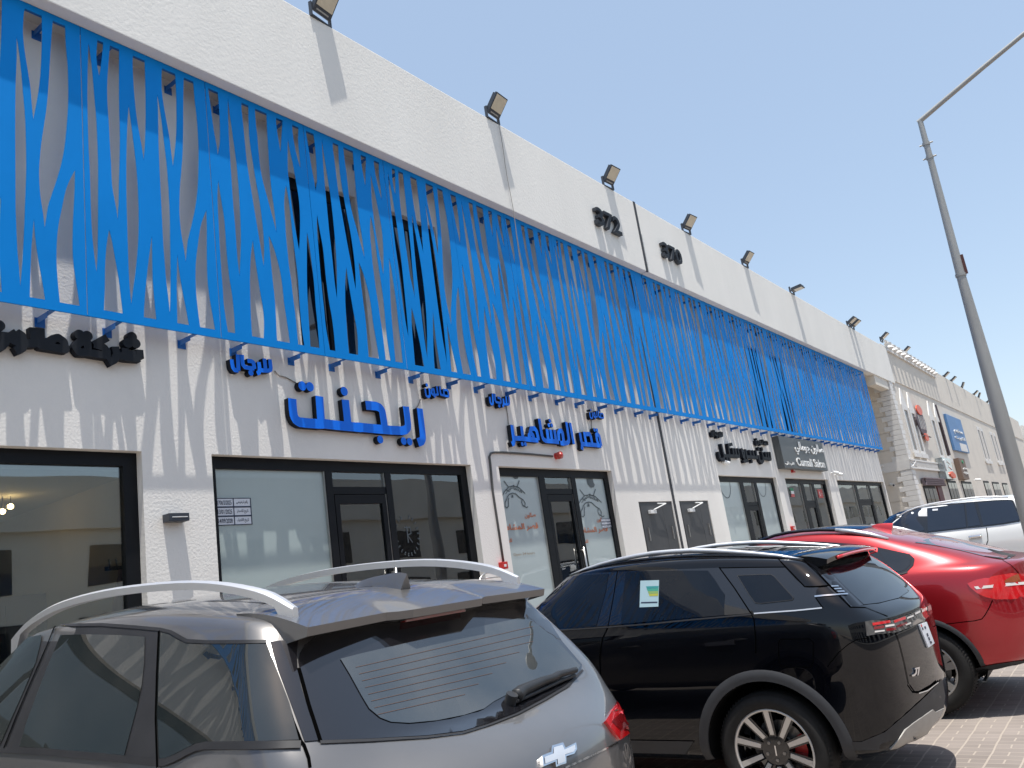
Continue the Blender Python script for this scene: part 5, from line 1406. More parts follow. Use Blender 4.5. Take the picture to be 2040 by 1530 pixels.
    def ribbon(s, name, hits, w, m, off=0.003, parent=None, mirror=False):
        V = []; F = []
        for i, (p, n) in enumerate(hits):
            t = hits[min(i + 1, len(hits) - 1)][0] - hits[max(i - 1, 0)][0]
            if t.length < 1e-6: t = Vector((0, 1, 0))
            b = t.normalized().cross(n).normalized() * (w / 2)
            for q in (p + b, p - b):
                h = s.bvh.find_nearest(q); V.append(h[0] + h[1] * off)
        for i in range(len(hits) - 1): F.append((2 * i, 2 * i + 1, 2 * i + 3, 2 * i + 2))
        o = mesh_ob(name, V, F, m, parent or s.root, True)
        if mirror: mesh_ob(name, [Vector((-v.x, v.y, v.z)) for v in V], [f[::-1] for f in F], m, parent or s.root, True)
        return o
    def seam(s, pts, win=None, w=0.007, name='panel_gap', m=None, off=0.0025, mirror=False):
        return s.ribbon(name, s.trace(pts, win), w, m or M['gap'], off, mirror=mirror)
    def bead(s, name, pts, m, r=0.008, win=None, off=0.004):
        h = s.trace(pts, win); b = MB(); b.tube([p + n * off for p, n in h], r, 6); return b.build(name, m, s.root, True)
    def arch_trim(s, wy, wz, r0, r1, m, a0=-12, a1=192, off=0.012, name='arch_cladding', sides=(-1, 1)):
        for sg in sides:
            V = []; F = []; N = 36; K = 4
            for i in range(N + 1):
                a = R_(a0 + (a1 - a0) * i / N)
                for k in range(K):
                    r = r0 + (r1 - r0) * k / (K - 1)
                    y = wy + r * math.cos(a); z = wz + r * math.sin(a)
                    h = s.side(y, max(z, 0.30), sg)
                    if h is None: h = s.side(y, 0.45, sg)
                    x = h[0].x if h else sg * s.half
                    e = off * (1.0 if k < K - 1 else 0.15)
                    V.append((x + sg * e, y, z))
                V.append((V[-K][0] - sg * 0.06, wy + r0 * math.cos(a), wz + r0 * math.sin(a)))
            W = K + 1
            for i in range(N):
                for k in range(K - 1): F.append((i * W + k, i * W + k + 1, (i + 1) * W + k + 1, (i + 1) * W + k))
                F.append((i * W + K, i * W, (i + 1) * W, (i + 1) * W + K))
            o = mesh_ob(name, V, F, m, s.root, True, 50)
            bm = bmesh.new(); bm.from_mesh(o.data); bmesh.ops.recalc_face_normals(bm, faces=bm.faces); bm.to_mesh(o.data); bm.free()
    def wheel(s, y, z, sg, R, rim, x_out, width=0.235, style='ten', rot=0.0):
        w = MB(); sx = sg
        # tyre: lathe about x
        prof = [(-width + 0.02, rim - 0.01), (-width, rim + 0.03), (-width + 0.004, R - 0.045), (-width + 0.03, R - 0.008), (-width / 2, R), (-0.03, R - 0.008), (-0.004, R - 0.045), (0.0, rim + 0.035), (-0.012, rim - 0.002), (-0.03, rim - 0.012)]
        N = 56; vs = []; fs = []
        for i in range(N):
            a = 2 * math.pi * i / N
            for (dx, r) in prof: vs.append((x_out * sx + dx * sx, y + r * math.cos(a), z + r * math.sin(a)))
        K = len(prof)
        for i in range(N):
            for k in range(K - 1): fs.append((i * K + k, i * K + k + 1, ((i + 1) % N) * K + k + 1, ((i + 1) % N) * K + k))
        root = mesh_ob('wheel', vs, fs, M['tyre'], s.root, True, 50)
        bm = bmesh.new(); bm.from_mesh(root.data); bmesh.ops.recalc_face_normals(bm, faces=bm.faces); bm.to_mesh(root.data); bm.free()
        # tread blocks as fine ridges across the shoulder
        t = MB(); n_ = 84
        for i in range(n_):
            a = 2 * math.pi * i / n_; ca, sa = math.cos(a), math.sin(a); da = 0.018
            for (d0, d1) in ((-0.035, -0.012), (-width + 0.012, -width + 0.04)):
                q = []
                for (dx, aa, r) in ((d0, a - da, R - 0.006), (d1, a - da, R - 0.020), (d1, a + da, R - 0.020), (d0, a + da, R - 0.006)):
                    q.append(((x_out + dx) * sx, y + (r + 0.006) * math.cos(aa), z + (r + 0.006) * math.sin(aa)))
                t.add(q, [(0, 1, 2, 3)])
        t.build('tread', M['tyre'], root)
        b = MB()
        def spin(prof2, n=48):
            vs = []; fs = []; K = len(prof2)
            for i in range(n):
                a = 2 * math.pi * i / n
                for dx, r in prof2: vs.append(((x_out + dx) * sx, y + r * math.cos(a), z + r * math.sin(a)))
            for i in range(n):
                for k in range(K - 1): fs.append((i * K + k, i * K + k + 1, ((i + 1) % n) * K + k + 1, ((i + 1) % n) * K + k))
            return vs, fs
        b = MB(); b.add(*spin([(-0.015, rim), (-0.03, rim - 0.02), (-0.14, rim - 0.035), (-0.17, rim - 0.05)])); b.build('rim_barrel', M['rim_black'], root, True)
        lip = MB(); lip.add(*spin([(-0.024, rim - 0.006), (-0.016, rim - 0.003), (-0.016, rim - 0.018), (-0.03, rim - 0.022)])); lip.build('rim_lip', M['rim_face'] if style == 'ten' else M['rim_silver'], root, True)
        d_ = MB(); d_.add(*spin([(-0.14, 0.17), (-0.14, 0.05), (-0.15, 0.0)])); d_.build('brake_disc', M['disc_steel'], root, True)
        if style == 'ten':
            for k in range(10):
                a = rot + 2 * math.pi * k / 10; c_, s_ = math.cos(a), math.sin(a)
                def P(r, h, dx): return ((x_out + dx) * sx, y + r * c_ - h * s_, z + r * s_ + h * c_)
                r0, r1 = 0.095, rim - 0.012; h0, h1 = 0.013, 0.017
                f = MB(); f.add([P(r0, -h0, -0.05), P(r0, h0, -0.05), P(r1, h1, -0.02), P(r1, -h1, -0.02), P(r0, -h0, -0.056), P(r0, h0, -0.056), P(r1, h1, -0.026), P(r1, -h1, -0.026)], [(0, 1, 2, 3), (0, 4, 5, 1), (1, 5, 6, 2), (2, 6, 7, 3), (3, 7, 4, 0)])
                f.build('spoke', M['rim_face'], root)
                f = MB(); h0, h1 = 0.022, 0.03; f.add([P(r0 - .03, -h0, -0.06), P(r0 - .03, h0, -0.06), P(r1, h1, -0.03), P(r1, -h1, -0.03), P(r0 - .03, -h0, -0.12), P(r0 - .03, h0, -0.12), P(r1, h1, -0.1), P(r1, -h1, -0.1)], [(0, 1, 2, 3), (0, 4, 5, 1), (1, 5, 6, 2), (2, 6, 7, 3), (3, 7, 4, 0)])
                f.build('spoke_back', M['rim_black'], root)
            h = MB(); h.add(*spin([(-0.055, 0.0), (-0.055, 0.085), (-0.075, 0.10), (-0.12, 0.10)], 32)); h.build('hub', M['rim_black'], root, True, 40)
            for k in range(5):
                a = rot + 2 * math.pi * (k + 0.5) / 5; n = MB(); n.tube([((x_out - 0.06) * sx, y + 0.057 * math.cos(a), z + 0.057 * math.sin(a)), ((x_out - 0.048) * sx, y + 0.057 * math.cos(a), z + 0.057 * math.sin(a))], 0.011, 6); n.build('wheel_nut', M['disc_steel'], root)
            cp = MB(); cp.box(min((x_out - .056) * sx, (x_out - .052) * sx), max((x_out - .056) * sx, (x_out - .052) * sx), y - 0.004, y + 0.004, z - 0.03, z + 0.03); cp.build('centre_mark', M['chrome'], root)
            ca = MB(); ca.add(*[(lambda v, f: (v, f))([((x_out - 0.10) * sx, y + r * math.cos(a), z + r * math.sin(a)) for a in (R_(150), R_(165), R_(180), R_(195)) for r in (0.11, 0.19)], [(0, 1, 3, 2), (2, 3, 5, 4), (4, 5, 7, 6)])][0]); ca.build('brake_caliper', M['red_plastic'], root)
        else:
            for k in range(5):
                for dd in (-0.17, 0.17):
                    a = rot + 2 * math.pi * k / 5 + dd; c_, s_ = math.cos(a), math.sin(a)
                    def P(r, h, dx): return ((x_out + dx) * sx, y + r * c_ - h * s_, z + r * s_ + h * c_)
                    r0, r1 = 0.06, rim - 0.01
                    f = MB(); f.add([P(r0, -.026, -0.035), P(r0, .026, -0.035), P(r1, .030, -0.022), P(r1, -.030, -0.022), P(r0, -.03, -0.08), P(r0, .03, -0.08), P(r1, .038, -0.07), P(r1, -.038, -0.07)], [(0, 1, 2, 3), (0, 4, 5, 1), (1, 5, 6, 2), (2, 6, 7, 3), (3, 7, 4, 0)])
                    f.build('spoke', M['rim_silver'], root)
            h = MB(); h.add(*spin([(-0.025, 0.0), (-0.025, 0.06), (-0.05, 0.085), (-0.1, 0.09)], 32)); h.build('hub', M['rim_silver'], root, True, 40)
        return root
# ------------------------------------------------------------------ grey compact SUV in the foreground
M['grey_paint'] = paint('grey_metallic_paint', (0.150, 0.148, 0.148), 0.6, 0.36, dust=0.35)
M['grey_glass'] = car_glass('grey_car_glass', (0.014, 0.018, 0.019), spec=0.7, dust=0.10)
M['rear_glass'] = car_glass('grey_car_rear_glass', (0.026, 0.034, 0.039), spec=0.9, ior=1.7, dust=0.35)
M['heater'] = mat('heater_wire_brown', (0.10, 0.055, 0.04), 0.5)
AX, AY = 2.42, 1.70
_g = (.38, .72, .955)
rA = [ring(.30, .26, .30, .20, 4.45, .80, (.03, .09, .20, .42)),
      ring(.48, .46, .48, .06, 4.58, .90, (.03, .11, .23, .44)),
      ring(.76, .76, .72, .02, 4.64, .925, (.04, .14, .26, .48)),
      ring(.94, .95, .84, .02, 4.60, .932, (.05, .16, .27, .48), cw=(.38, .70, .945)),
      ring(1.06, 1.07, .97, .04, 4.40, .925, (.05, .17, .27, .48), cw=(.38, .70, .945)),
      ring(1.135, 1.17, 1.06, .15, 3.95, .910, (.045, .12, .20, .40), cw=(.38, .70, .945)),
      ring(1.185, 1.235, 1.12, .32, 3.55, .890, (.01, .03, .065, .17), zc=.05, cw=_g),
      ring(1.40, 1.46, 1.40, .47, 3.10, .805, (.005, .015, .045, .15), cw=_g),
      ring(1.585, 1.67, 1.60, .62, 2.80, .700, (.005, .015, .035, .13), cw=_g),
      ring(1.635, 1.715, 1.645, .72, 2.62, .55, (.005, .02, .04, .14)),
      ring(1.652, 1.735, 1.66, .78, 2.55, 0.0, (.0, .0, .02, .15))]
carA = Car('parked_car', 'dusty grey SUV with silver roof rails parked nearest the camera', 'car', (AX, AY, gz(AY + 1)), rA, {3: .35, 5: .3, 6: .75, 8: .55}, M['grey_paint'],
           wheels=((.95, .36), (3.70, .36)), arch=0.40, half=0.90, group='cars parked nose to the shops', cols=[(4, 6, 8, .45)])
for wy in (.95, 3.70):
    for sg in (-1, 1): carA.wheel(wy, .345, sg, .345, .235, .90, style='five')
    carA.arch_trim(wy, .36, .395, .46, M['cladding'])
a = carA
w5 = (0, 1080, 3.4); w6 = (560, 1100, 2.757)
# side glass: black surround, then the panes
a.px('window_surround', [(-60, 700), (0, 664), (100, 612), (230, 585), (375, 576), (700, 570), (950, 590), (1090, 604), (1160, 622), (1215, 655), (1270, 682), (1400, 690), (1805, 690), (1850, 800), (1900, 930), (1960, 1090), (2035, 1355), (1700, 1362), (1400, 1366), (1330, 1380), (1270, 1410), (1200, 1448), (1130, 1478), (1060, 1478), (700, 1438), (300, 1404), (0, 1392), (-60, 1390)], M['car_trim'], 0.003, w5, mirror=False)
a.px('front_window', [(-60, 760), (0, 715), (110, 665), (290, 632), (285, 680), (250, 820), (170, 1010), (90, 1190), (10, 1375), (-60, 1370)], M['grey_glass'], 0.006, w5)
a.px('rear_door_window', [(418, 632), (600, 628), (800, 632), (990, 645), (985, 830), (968, 980), (935, 1130), (895, 1280), (852, 1445), (600, 1425), (350, 1402), (140, 1386), (190, 1220), (260, 1030), (330, 850)], M['grey_glass'], 0.006, w5)
a.px('quarter_window', [(1092, 614), (1150, 628), (1210, 664), (1268, 692), (1400, 697), (1795, 697), (1840, 800), (1895, 935), (1955, 1095), (2022, 1345), (1700, 1352), (1400, 1356), (1325, 1370), (1262, 1402), (1190, 1438), (1130, 1465), (1086, 1466), (1072, 1200), (1078, 900)], M['grey_glass'], 0.006, w5)
a.seam([(378, 580), (340, 680), (270, 840), (200, 1000), (120, 1190), (40, 1395)], w5, 0.010, off=0.008)
a.seam([(1088, 606), (1075, 900), (1068, 1200), (1078, 1476), (1080, 1530)], w5, 0.010, off=0.008)
a.ribbon('window_trim', a.trace([(-60, 1405), (0, 1404), (300, 1420), (700, 1455), (1060, 1495), (1130, 1492), (1205, 1460), (1275, 1422), (1335, 1394), (1400, 1380), (1700, 1378), (2035, 1376)], w5), 0.022, M['car_trim'], 0.007)
a.ribbon('upper_trim', a.trace([(-60, 690), (0, 655), (100, 602), (230, 577), (375, 567), (700, 562), (950, 581), (1090, 594), (1165, 612), (1220, 645), (1272, 672), (1400, 680), (1805, 680)], w5), 0.012, M['car_trim'], 0.006)
# tailgate glass: dark band all round, then the clear field
a.px('tailgate_glass', [(92, 600), (100, 560), (130, 510), (200, 462), (480, 400), (740, 345), (820, 352), (1130, 275), (1185, 262), (1370, 232), (1400, 262), (1450, 350), (1540, 490), (1650, 620), (1645, 655), (1560, 735), (1440, 805), (1300, 882), (1150, 940), (1000, 985), (800, 1010), (500, 1026), (214, 1036), (185, 960), (150, 840), (112, 700)], M['gloss_black'], 0.003, w6, step=14 / 1.0)
a.px('tailgate_window', [(322, 592), (420, 566), (700, 500), (1000, 432), (1330, 362), (1400, 400), (1500, 480), (1640, 628), (1600, 690), (1500, 745), (1330, 775), (1230, 790), (1165, 825), (1110, 865), (1000, 900), (850, 930), (700, 944), (600, 938), (540, 915), (480, 865), (435, 790), (375, 680)], M['rear_glass'], 0.006, w6, step=14)
for k in range(8):      # heater wires
    y0 = 640 + k * 37; x0 = 405 + k * 17; x1_ = 1380 - max(0, k - 2) * 75
    a.seam([(x0 + (x1_ - x0) * t, y0 - 0.232 * (x1_ - x0) * t) for t in (0, .33, .66, 1)], w6, 0.0016, 'heater_wire', M['heater'], 0.0075)
a.seam([(95, 640), (112, 700), (150, 840), (190, 965), (214, 1040)], w6, 0.012, off=0.004)
a.seam([(0, 760), (60, 920), (108, 1040), (125, 1062), (150, 1130), (158, 1185)], w6, 0.009, off=0.004)
a.px('pillar_panel', [(-60, 495), (0, 488), (92, 490), (84, 560), (88, 640), (108, 740), (150, 880), (205, 1036), (128, 1042), (100, 960), (40, 800), (-20, 640)], M['gloss_black'], 0.0035, w6, step=14)
a.ribbon('glass_base_trim', a.trace([(214, 1046), (500, 1036), (800, 1020), (1000, 996), (1150, 950), (1300, 892), (1450, 812), (1570, 740), (1655, 650)], w6), 0.010, M['car_trim'], 0.004)
# high shelf crease under the glass and the lower fold
a.seam([(1560, 1185), (1700, 1120), (1850, 1046)], w6, 0.006, 'lower_fold', M['chrome'], 0.002)
# lamps
for nm, pts, m, off in (('tail_lamp', [(1770, 935), (1815, 865), (1868, 802), (1892, 812), (1915, 850), (1932, 900), (1941, 960), (1900, 1000), (1848, 1036), (1805, 985)], 'tail_red', 0.012),):
    a.px(nm, pts, M[m], off, w6, step=9, mirror=True, thick=0.012)
a.px('tail_lamp_core', [(1800, 940), (1850, 890), (1900, 880), (1915, 940), (1850, 985)], M['tail_dark'], 0.0135, w6, step=9)
# bow tie badge
a.px('badge', [(1420, 1132), (1470, 1112), (1474, 1080), (1535, 1062), (1545, 1088), (1603, 1058), (1607, 1092), (1592, 1118), (1548, 1132), (1548, 1168), (1492, 1188), (1490, 1160), (1424, 1188)], M['chrome'], 0.016, w6, step=8, thick=0.016)
a.px('badge_field', [(1430, 1140), (1478, 1121), (1482, 1090), (1528, 1076), (1538, 1100), (1594, 1073), (1596, 1092), (1586, 1108), (1539, 1123), (1539, 1160), (1500, 1174), (1498, 1148), (1432, 1174)], M['satin_alu'], 0.018, w6, step=8)
# door handle line and sill crease below the frame keep their place for other views
for sg in (-1, 1):
    for y in (1.35, 2.45):
        b = MB(); p = [a.side(y + t, 1.02, sg) for t in (0, .08, .16, .24)]
        b.tube([q[0] + q[1] * (0.03 if 0 < i < 3 else 0.0) for i, q in enumerate(p)], 0.014, 8); b.build('door_handle', M['grey_paint'], a.root, True)
# spoiler
def spoiler(car, xs, y_root, lip, z_lip, th, m, drop=0.0, notch=None, z_off=0.006):
    V = []; F = []; K = 6; n = len(xs)
    for x in xs:
        f = abs(x) / max(xs)
        yl, zl = lip(f), z_lip(f)
        yr_ = y_root
        for k in range(K):
            t = k / (K - 1); y = yr_ + (yl - yr_) * t
            h = car.top(x, max(yr_, y)); zr = (car.top(x, yr_)[0].z if car.top(x, yr_) else zl) + z_off
            z = zr + (zl - zr) * (t ** 1.15) + 0.012 * math.sin(math.pi * t)
            V.append((x, y, z))
        V.append((x, yl + 0.008, zl - th)); V.append((x, yl + 0.22 * (yr_ - yl) + 0.05, zl - th - 0.02)); V.append((x, yr_ - 0.03, z_lip(f) - 0.0))
    W = K + 3
    for i in range(n - 1):
        for k in range(W - 1): F.append((i * W + k, (i + 1) * W + k, (i + 1) * W + k + 1, i * W + k + 1))
    F.append(tuple(range(W))[::-1]); F.append(tuple((n - 1) * W + k for k in range(W)))
    o = mesh_ob('spoiler', V, F, m, car.root, True, 32)
    bm = bmesh.new(); bm.from_mesh(o.data); bmesh.ops.recalc_face_normals(bm, faces=bm.faces); bm.to_mesh(o.data); bm.free()
    return o
def lipA(f): return 0.475 if f < 0.30 else (0.475 + (0.53 - 0.475) * min(1, (f - 0.30) / 0.10) if f < 0.42 else 0.53 - 0.035 * (f - 0.42) / 0.58)
spoiler(a, [-.655, -.60, -.52, -.42, -.30, -.275, -.235, -.195, -.1, 0, .1, .195, .235, .275, .30, .42, .52, .60, .655], 0.86, lipA, lambda f: 1.575 - 0.010 * f if f > .4 else 1.568, 0.028, M['grey_paint'])
b = MB(); b.box(-.17, .17, .545, .575, 1.525, 1.55, 0.004); b.build('brake_light', M['tail_dark'], a.root)
# aerial fin
V = []; F = []
for i in range(9):
    t = i / 8; y = 0.98 - 0.28 * t; zb = a.top(0, y)[0].z; h = 0.075 * (t ** 0.62); w_ = 0.012 + 0.024 * t
    V += [(-w_, y, zb - .004), (-w_ * .45, y - 0.012 * t, zb + h * .6), (0, y - 0.02 * t, zb + h), (w_ * .45, y - 0.012 * t, zb + h * .6), (w_, y, zb - .004)]
for i in range(8):
    for k in range(4): F.append((i * 5 + k, i * 5 + k + 1, (i + 1) * 5 + k + 1, (i + 1) * 5 + k))
F.append((40, 41, 42, 43, 44))
o_ = mesh_ob('aerial_fin', V, F, M['grey_paint'], a.root, True, 40)
bm = bmesh.new(); bm.from_mesh(o_.data); bmesh.ops.recalc_face_normals(bm, faces=bm.faces); bm.to_mesh(o_.data); bm.free()
# roof rails: a flat blade, thicker at the feet, daylight under the middle
def rail(car, xs, pts, m, foot=0.05, w=0.034, h0=0.030, gap=True):
    for sg in (-1, 1):
        n = len(pts); V = []; F = []
        for i, (y, z) in enumerate(pts):
            x = xs[0] + (xs[1] - xs[0]) * i / (n - 1)
            t = i / (n - 1); e = min(t, 1 - t)
            roof = car.top(sg * x, y); zr = roof[0].z if roof else z - 0.05
            low = max(z - h0, zr - 0.01) if e > 0.07 else min(z - h0, zr + 0.004)
            ww = w * (0.55 + 0.45 * min(1, e / 0.15))
            V += [(sg * (x + ww / 2), y, low), (sg * (x + ww / 2), y, z - 0.008), (sg * (x + ww * .2), y, z), (sg * (x - ww / 2), y, z - 0.004), (sg * (x - ww / 2), y, low)]
        for i in range(n - 1):
            for k in range(5): F.append((i * 5 + k, i * 5 + (k + 1) % 5, (i + 1) * 5 + (k + 1) % 5, (i + 1) * 5 + k))
        F.append((0, 1, 2, 3, 4)); F.append(tuple((n - 1) * 5 + k for k in range(5)))
        o = mesh_ob('roof_rail', V, F, m, car.root, True, 40)
        bm = bmesh.new(); bm.from_mesh(o.data); bmesh.ops.recalc_face_normals(bm, faces=bm.faces); bm.to_mesh(o.data); bm.free()
def crv(pts, n=26):
    P = [Vector((0, *p)) for p in pts]; out = []
    for i in range(len(P) - 1):
        p0 = P[max(i - 1, 0)]; p1 = P[i]; p2 = P[i + 1]; p3 = P[min(i + 2, len(P) - 1)]
        for k in range(n // (len(P) - 1) + 1):
            t = k / (n // (len(P) - 1) + 1)
            q = 0.5 * ((2 * p1) + (p2 - p0) * t + (2 * p0 - 5 * p1 + 4 * p2 - p3) * t * t + (3 * p1 - p0 - 3 * p2 + p3) * t ** 3); out.append((q.y, q.z))
    out.append(pts[-1]); return out
rail(a, (.615, .60), crv([(.60, 1.632), (.78, 1.705), (1.15, 1.768), (1.70, 1.792), (2.15, 1.775), (2.45, 1.722), (2.66, 1.645)]), M['satin_alu'], w=0.042, h0=0.034)
# roof seam between the rails and the spoiler joint
for sg in (-1, 1): a.ribbon('roof_joint', [a.top(sg * .50, y) for y in (.9, 1.2, 1.6, 2.0, 2.3, 2.5)], 0.012, M['car_trim'], 0.002)
a.ribbon('spoiler_joint', [a.top(-.56 + .07 * k, .865) for k in range(17)], 0.006, M['gap'], 0.008)
# wiper on the tailgate glass
ws = a.trace([(1255, 835), (1300, 790), (1420, 735), (1600, 678)], w6, 6)
b = MB(); b.tube([p + n * 0.03 for p, n in ws[2:]], 0.012, 6, rs=[0.026 - 0.014 * i / max(1, len(ws) - 3) for i in range(len(ws) - 2)]); b.build('wiper_arm', M['black_plastic'], a.root, True)
wb = a.trace([(1265, 850), (1430, 772), (1605, 690)], w6, 6)
b = MB(); b.tube([p + n * 0.014 for p, n in wb], 0.007, 6); b.build('wiper_blade', M['black_plastic'], a.root, True)
b = MB(); p, n = ws[0]; b.tube([p - n * .01, p + n * 0.04], 0.022, 12); b.build('wiper_pivot', M['black_plastic'], a.root, True, 40)
# number plate recess and lower bumper for side views
a.skin('number_plate', [(-.26, .80), (.26, .80), (.26, .91), (-.26, .91)], M['white_plastic'], lambda x, z: a.rear(x, z), 0.008)
a.skin('rear_bumper', [(-.80, .27), (.80, .27), (.86, .52), (-.86, .52)], M['cladding'], lambda x, z: a.rear(x, z), 0.01)
# ------------------------------------------------------------------ black SUV
M['black_paint'] = paint('black_paint', (0.0015, 0.0018, 0.0032), 0.0, 0.3, spec=0.0, dust=0.012)
M['black_glass'] = car_glass('black_car_glass', (0.005, 0.008, 0.014), spec=0.35, ior=1.5, dust=0.03)
M['front_glass'] = clear_glass('black_car_front_glass', (0.42, 0.55, 0.62), 1.5, 0.0)
BX, BY = 6.27, 1.33
rB = [ring(.22, .22, .28, .11, 4.30, .89, (.03, .09, .18, .36), cw=(.38, .72, .95)),
      ring(.42, .40, .42, .03, 4.42, .912, (.03, .08, .18, .38), cw=(.38, .72, .95)),
      ring(.62, .62, .62, .02, 4.47, .925, (.03, .08, .19, .40), cw=(.38, .72, .955)),
      ring(.86, .86, .84, .02, 4.48, .928, (.03, .08, .17, .38), cw=(.38, .72, .96)),
      ring(1.00, 1.00, .95, .03, 4.42, .925, (.03, .07, .16, .36), cw=(.38, .72, .96)),
      ring(1.11, 1.11, 1.02, .06, 3.95, .918, (.03, .07, .15, .33), cw=(.38, .72, .96)),
      ring(1.20, 1.22, 1.09, .20, 3.45, .892, (.01, .025, .06, .20), cw=(.38, .74, .965)),
      ring(1.36, 1.41, 1.36, .33, 2.95, .81, (.005, .015, .045, .17), cw=(.38, .74, .965)),
      ring(1.480, 1.590, 1.545, .48, 2.68, .725, (.005, .015, .035, .14), cw=(.38, .74, .965)),
      ring(1.520, 1.632, 1.585, .56, 2.52, .57, (.005, .02, .04, .14)),
      ring(1.535, 1.648, 1.60, .60, 2.45, 0.0, (.0, .0, .02, .15))]
carB = Car('parked_car', 'glossy black SUV with ten spoke wheels parked between the grey and the red car', 'car', (BX, BY, gz(BY + .9)), rB, {3: .3, 5: .35, 6: .75, 8: .5}, M['black_paint'],
           wheels=((.886, .36), (3.556, .36)), arch=0.425, half=0.91, group='cars parked nose to the shops', cols=[(4, 6, 8, .5)])
for wy in (.886, 3.556):
    for sg in (-1, 1): carB.wheel(wy, .36, sg, .36, .262, .925, style='ten', rot=R_(88) if sg < 0 else 0.3)
    carB.arch_trim(wy, .36, .430, .498, M['cladding'], -8, 188, 0.014)
b_ = carB
zL = (1040, 1050, 4.372); zM = (1340, 1060, 3.643); z7 = (1380, 1060, 3.0909)
# glass house: gloss surround, then panes
b_.px('window_surround', [(1066, 1218), (1072, 1200), (1098, 1176), (1120, 1156), (1135, 1147), (1200, 1141), (1300, 1136), (1420, 1132), (1440, 1131), (1500, 1214), (1494, 1222), (1400, 1229), (1300, 1238), (1200, 1247), (1100, 1256), (1075, 1240)], M['gloss_black'], 0.003, step=11)
b_.px('front_door_window', [(1072, 1216), (1090, 1192), (1112, 1168), (1130, 1150), (1170, 1146), (1213, 1144), (1207, 1180), (1199, 1210), (1189, 1246), (1150, 1250), (1105, 1253), (1082, 1236)], M['car_front_pane'] if 'car_front_pane' in M else M['black_glass'], 0.006, step=9)
b_.px('rear_door_window', [(905, 400), (1100, 385), (1300, 382), (1620, 382), (1680, 460), (1730, 540), (1768, 590), (1762, 770), (1500, 790), (1100, 825), (865, 845), (880, 640)], M['black_glass'], 0.006, zL, step=40)
b_.px('quarter_panel', [(345, 262), (560, 258), (815, 258), (900, 350), (960, 398), (1040, 398), (1130, 392), (1195, 455), (1032, 466), (1090, 548), (900, 562), (590, 588), (480, 440)], M['gloss_black'], 0.0035, zM, step=34)
b_.px('quarter_window', [(472, 318), (600, 312), (715, 310), (740, 325), (880, 480), (870, 495), (640, 520), (600, 515), (560, 460)], M['black_glass'], 0.006, zM, step=26)
b_.seam([(472, 318), (600, 312), (715, 310), (740, 325), (880, 480), (870, 495), (640, 520), (600, 515), (560, 460), (472, 318)], zM, 0.004, 'window_outline', M['car_trim'], 0.007)
b_.seam([(765, 195), (960, 398), (1040, 398), (1130, 390)], zM, 0.008, off=0.005)
b_.seam([(345, 262), (560, 258), (830, 256)], zM, 0.006, off=0.005)
b_.ribbon('chrome_strip', b_.trace([(1032, 468), (1100, 462), (1195, 456), (1268, 450)], zM), 0.010, M['chrome'], 0.006)
b_.ribbon('chrome_strip', b_.trace([(592, 592), (900, 570), (1085, 551)], zM), 0.008, M['satin_alu'], 0.006)
b_.seam([(1032, 468), (1090, 550)], zM, 0.007, off=0.005)
for k in range(4): b_.ribbon('pillar_bar', b_.trace([(1150 + 22 * k, 397 + 19 * k), (1200 + 22 * k, 395 + 19 * k)], zM), 0.010, M['chrome'], 0.007)
# shut lines
b_.seam([(833, 385), (800, 600), (752, 860), (735, 905), (705, 960), (688, 1050), (680, 1120), (684, 1300), (700, 1530)], zL, 0.007, off=0.004)
b_.seam([(1718, 352), (1850, 530), (2000, 760)], zL, 0.008, off=0.005)
b_.seam([(570, 590), (592, 640), (600, 740), (603, 880)], zM, 0.007)
b_.ribbon('belt_trim', b_.trace([(268, 905), (450, 892), (760, 872), (1100, 846), (1500, 806), (2000, 762)], zL), 0.010, M['car_trim'], 0.006)
b_.seam([(150, 1255 - 1050), (160, 210)], zL, 0.004) if False else None
b_.seam([(530, 680), (540, 660), (720, 658), (742, 680), (742, 800), (728, 832), (560, 832), (535, 815), (528, 740), (530, 680)], z7, 0.005)
b_.seam([(830, 830), (900, 740), (960, 690), (1010, 662), (1085, 652)], z7, 0.005)
b_.seam([(945, 200), (1040, 285), (1290, 545)], zM, 0.009, off=0.005)
b_.seam([(1290, 545), (1400, 548), (1560, 612)], zM, 0.006)
# flush handles
for pts in ([(1590, 1010), (1850, 978), (1855, 1022), (1600, 1040)],):
    b_.px('door_handle', pts, M['gloss_black'], 0.006, zL, step=20, thick=0.006)
# tailgate glass and pillar
b_.px('tailgate_glass', [(1128, 272), (1160, 262), (1280, 230), (1390, 196), (1430, 205), (1530, 280), (1640, 370), (1715, 430), (1700, 440), (1640, 480), (1500, 515), (1385, 528), (1290, 440), (1200, 350)], M['black_glass'], 0.004, zM, step=24)
b_.px('pillar_panel', [(1048, 288), (1125, 264), (1200, 352), (1290, 442), (1382, 530), (1290, 543), (1160, 408)], M['gloss_black'], 0.003, zM, step=26)
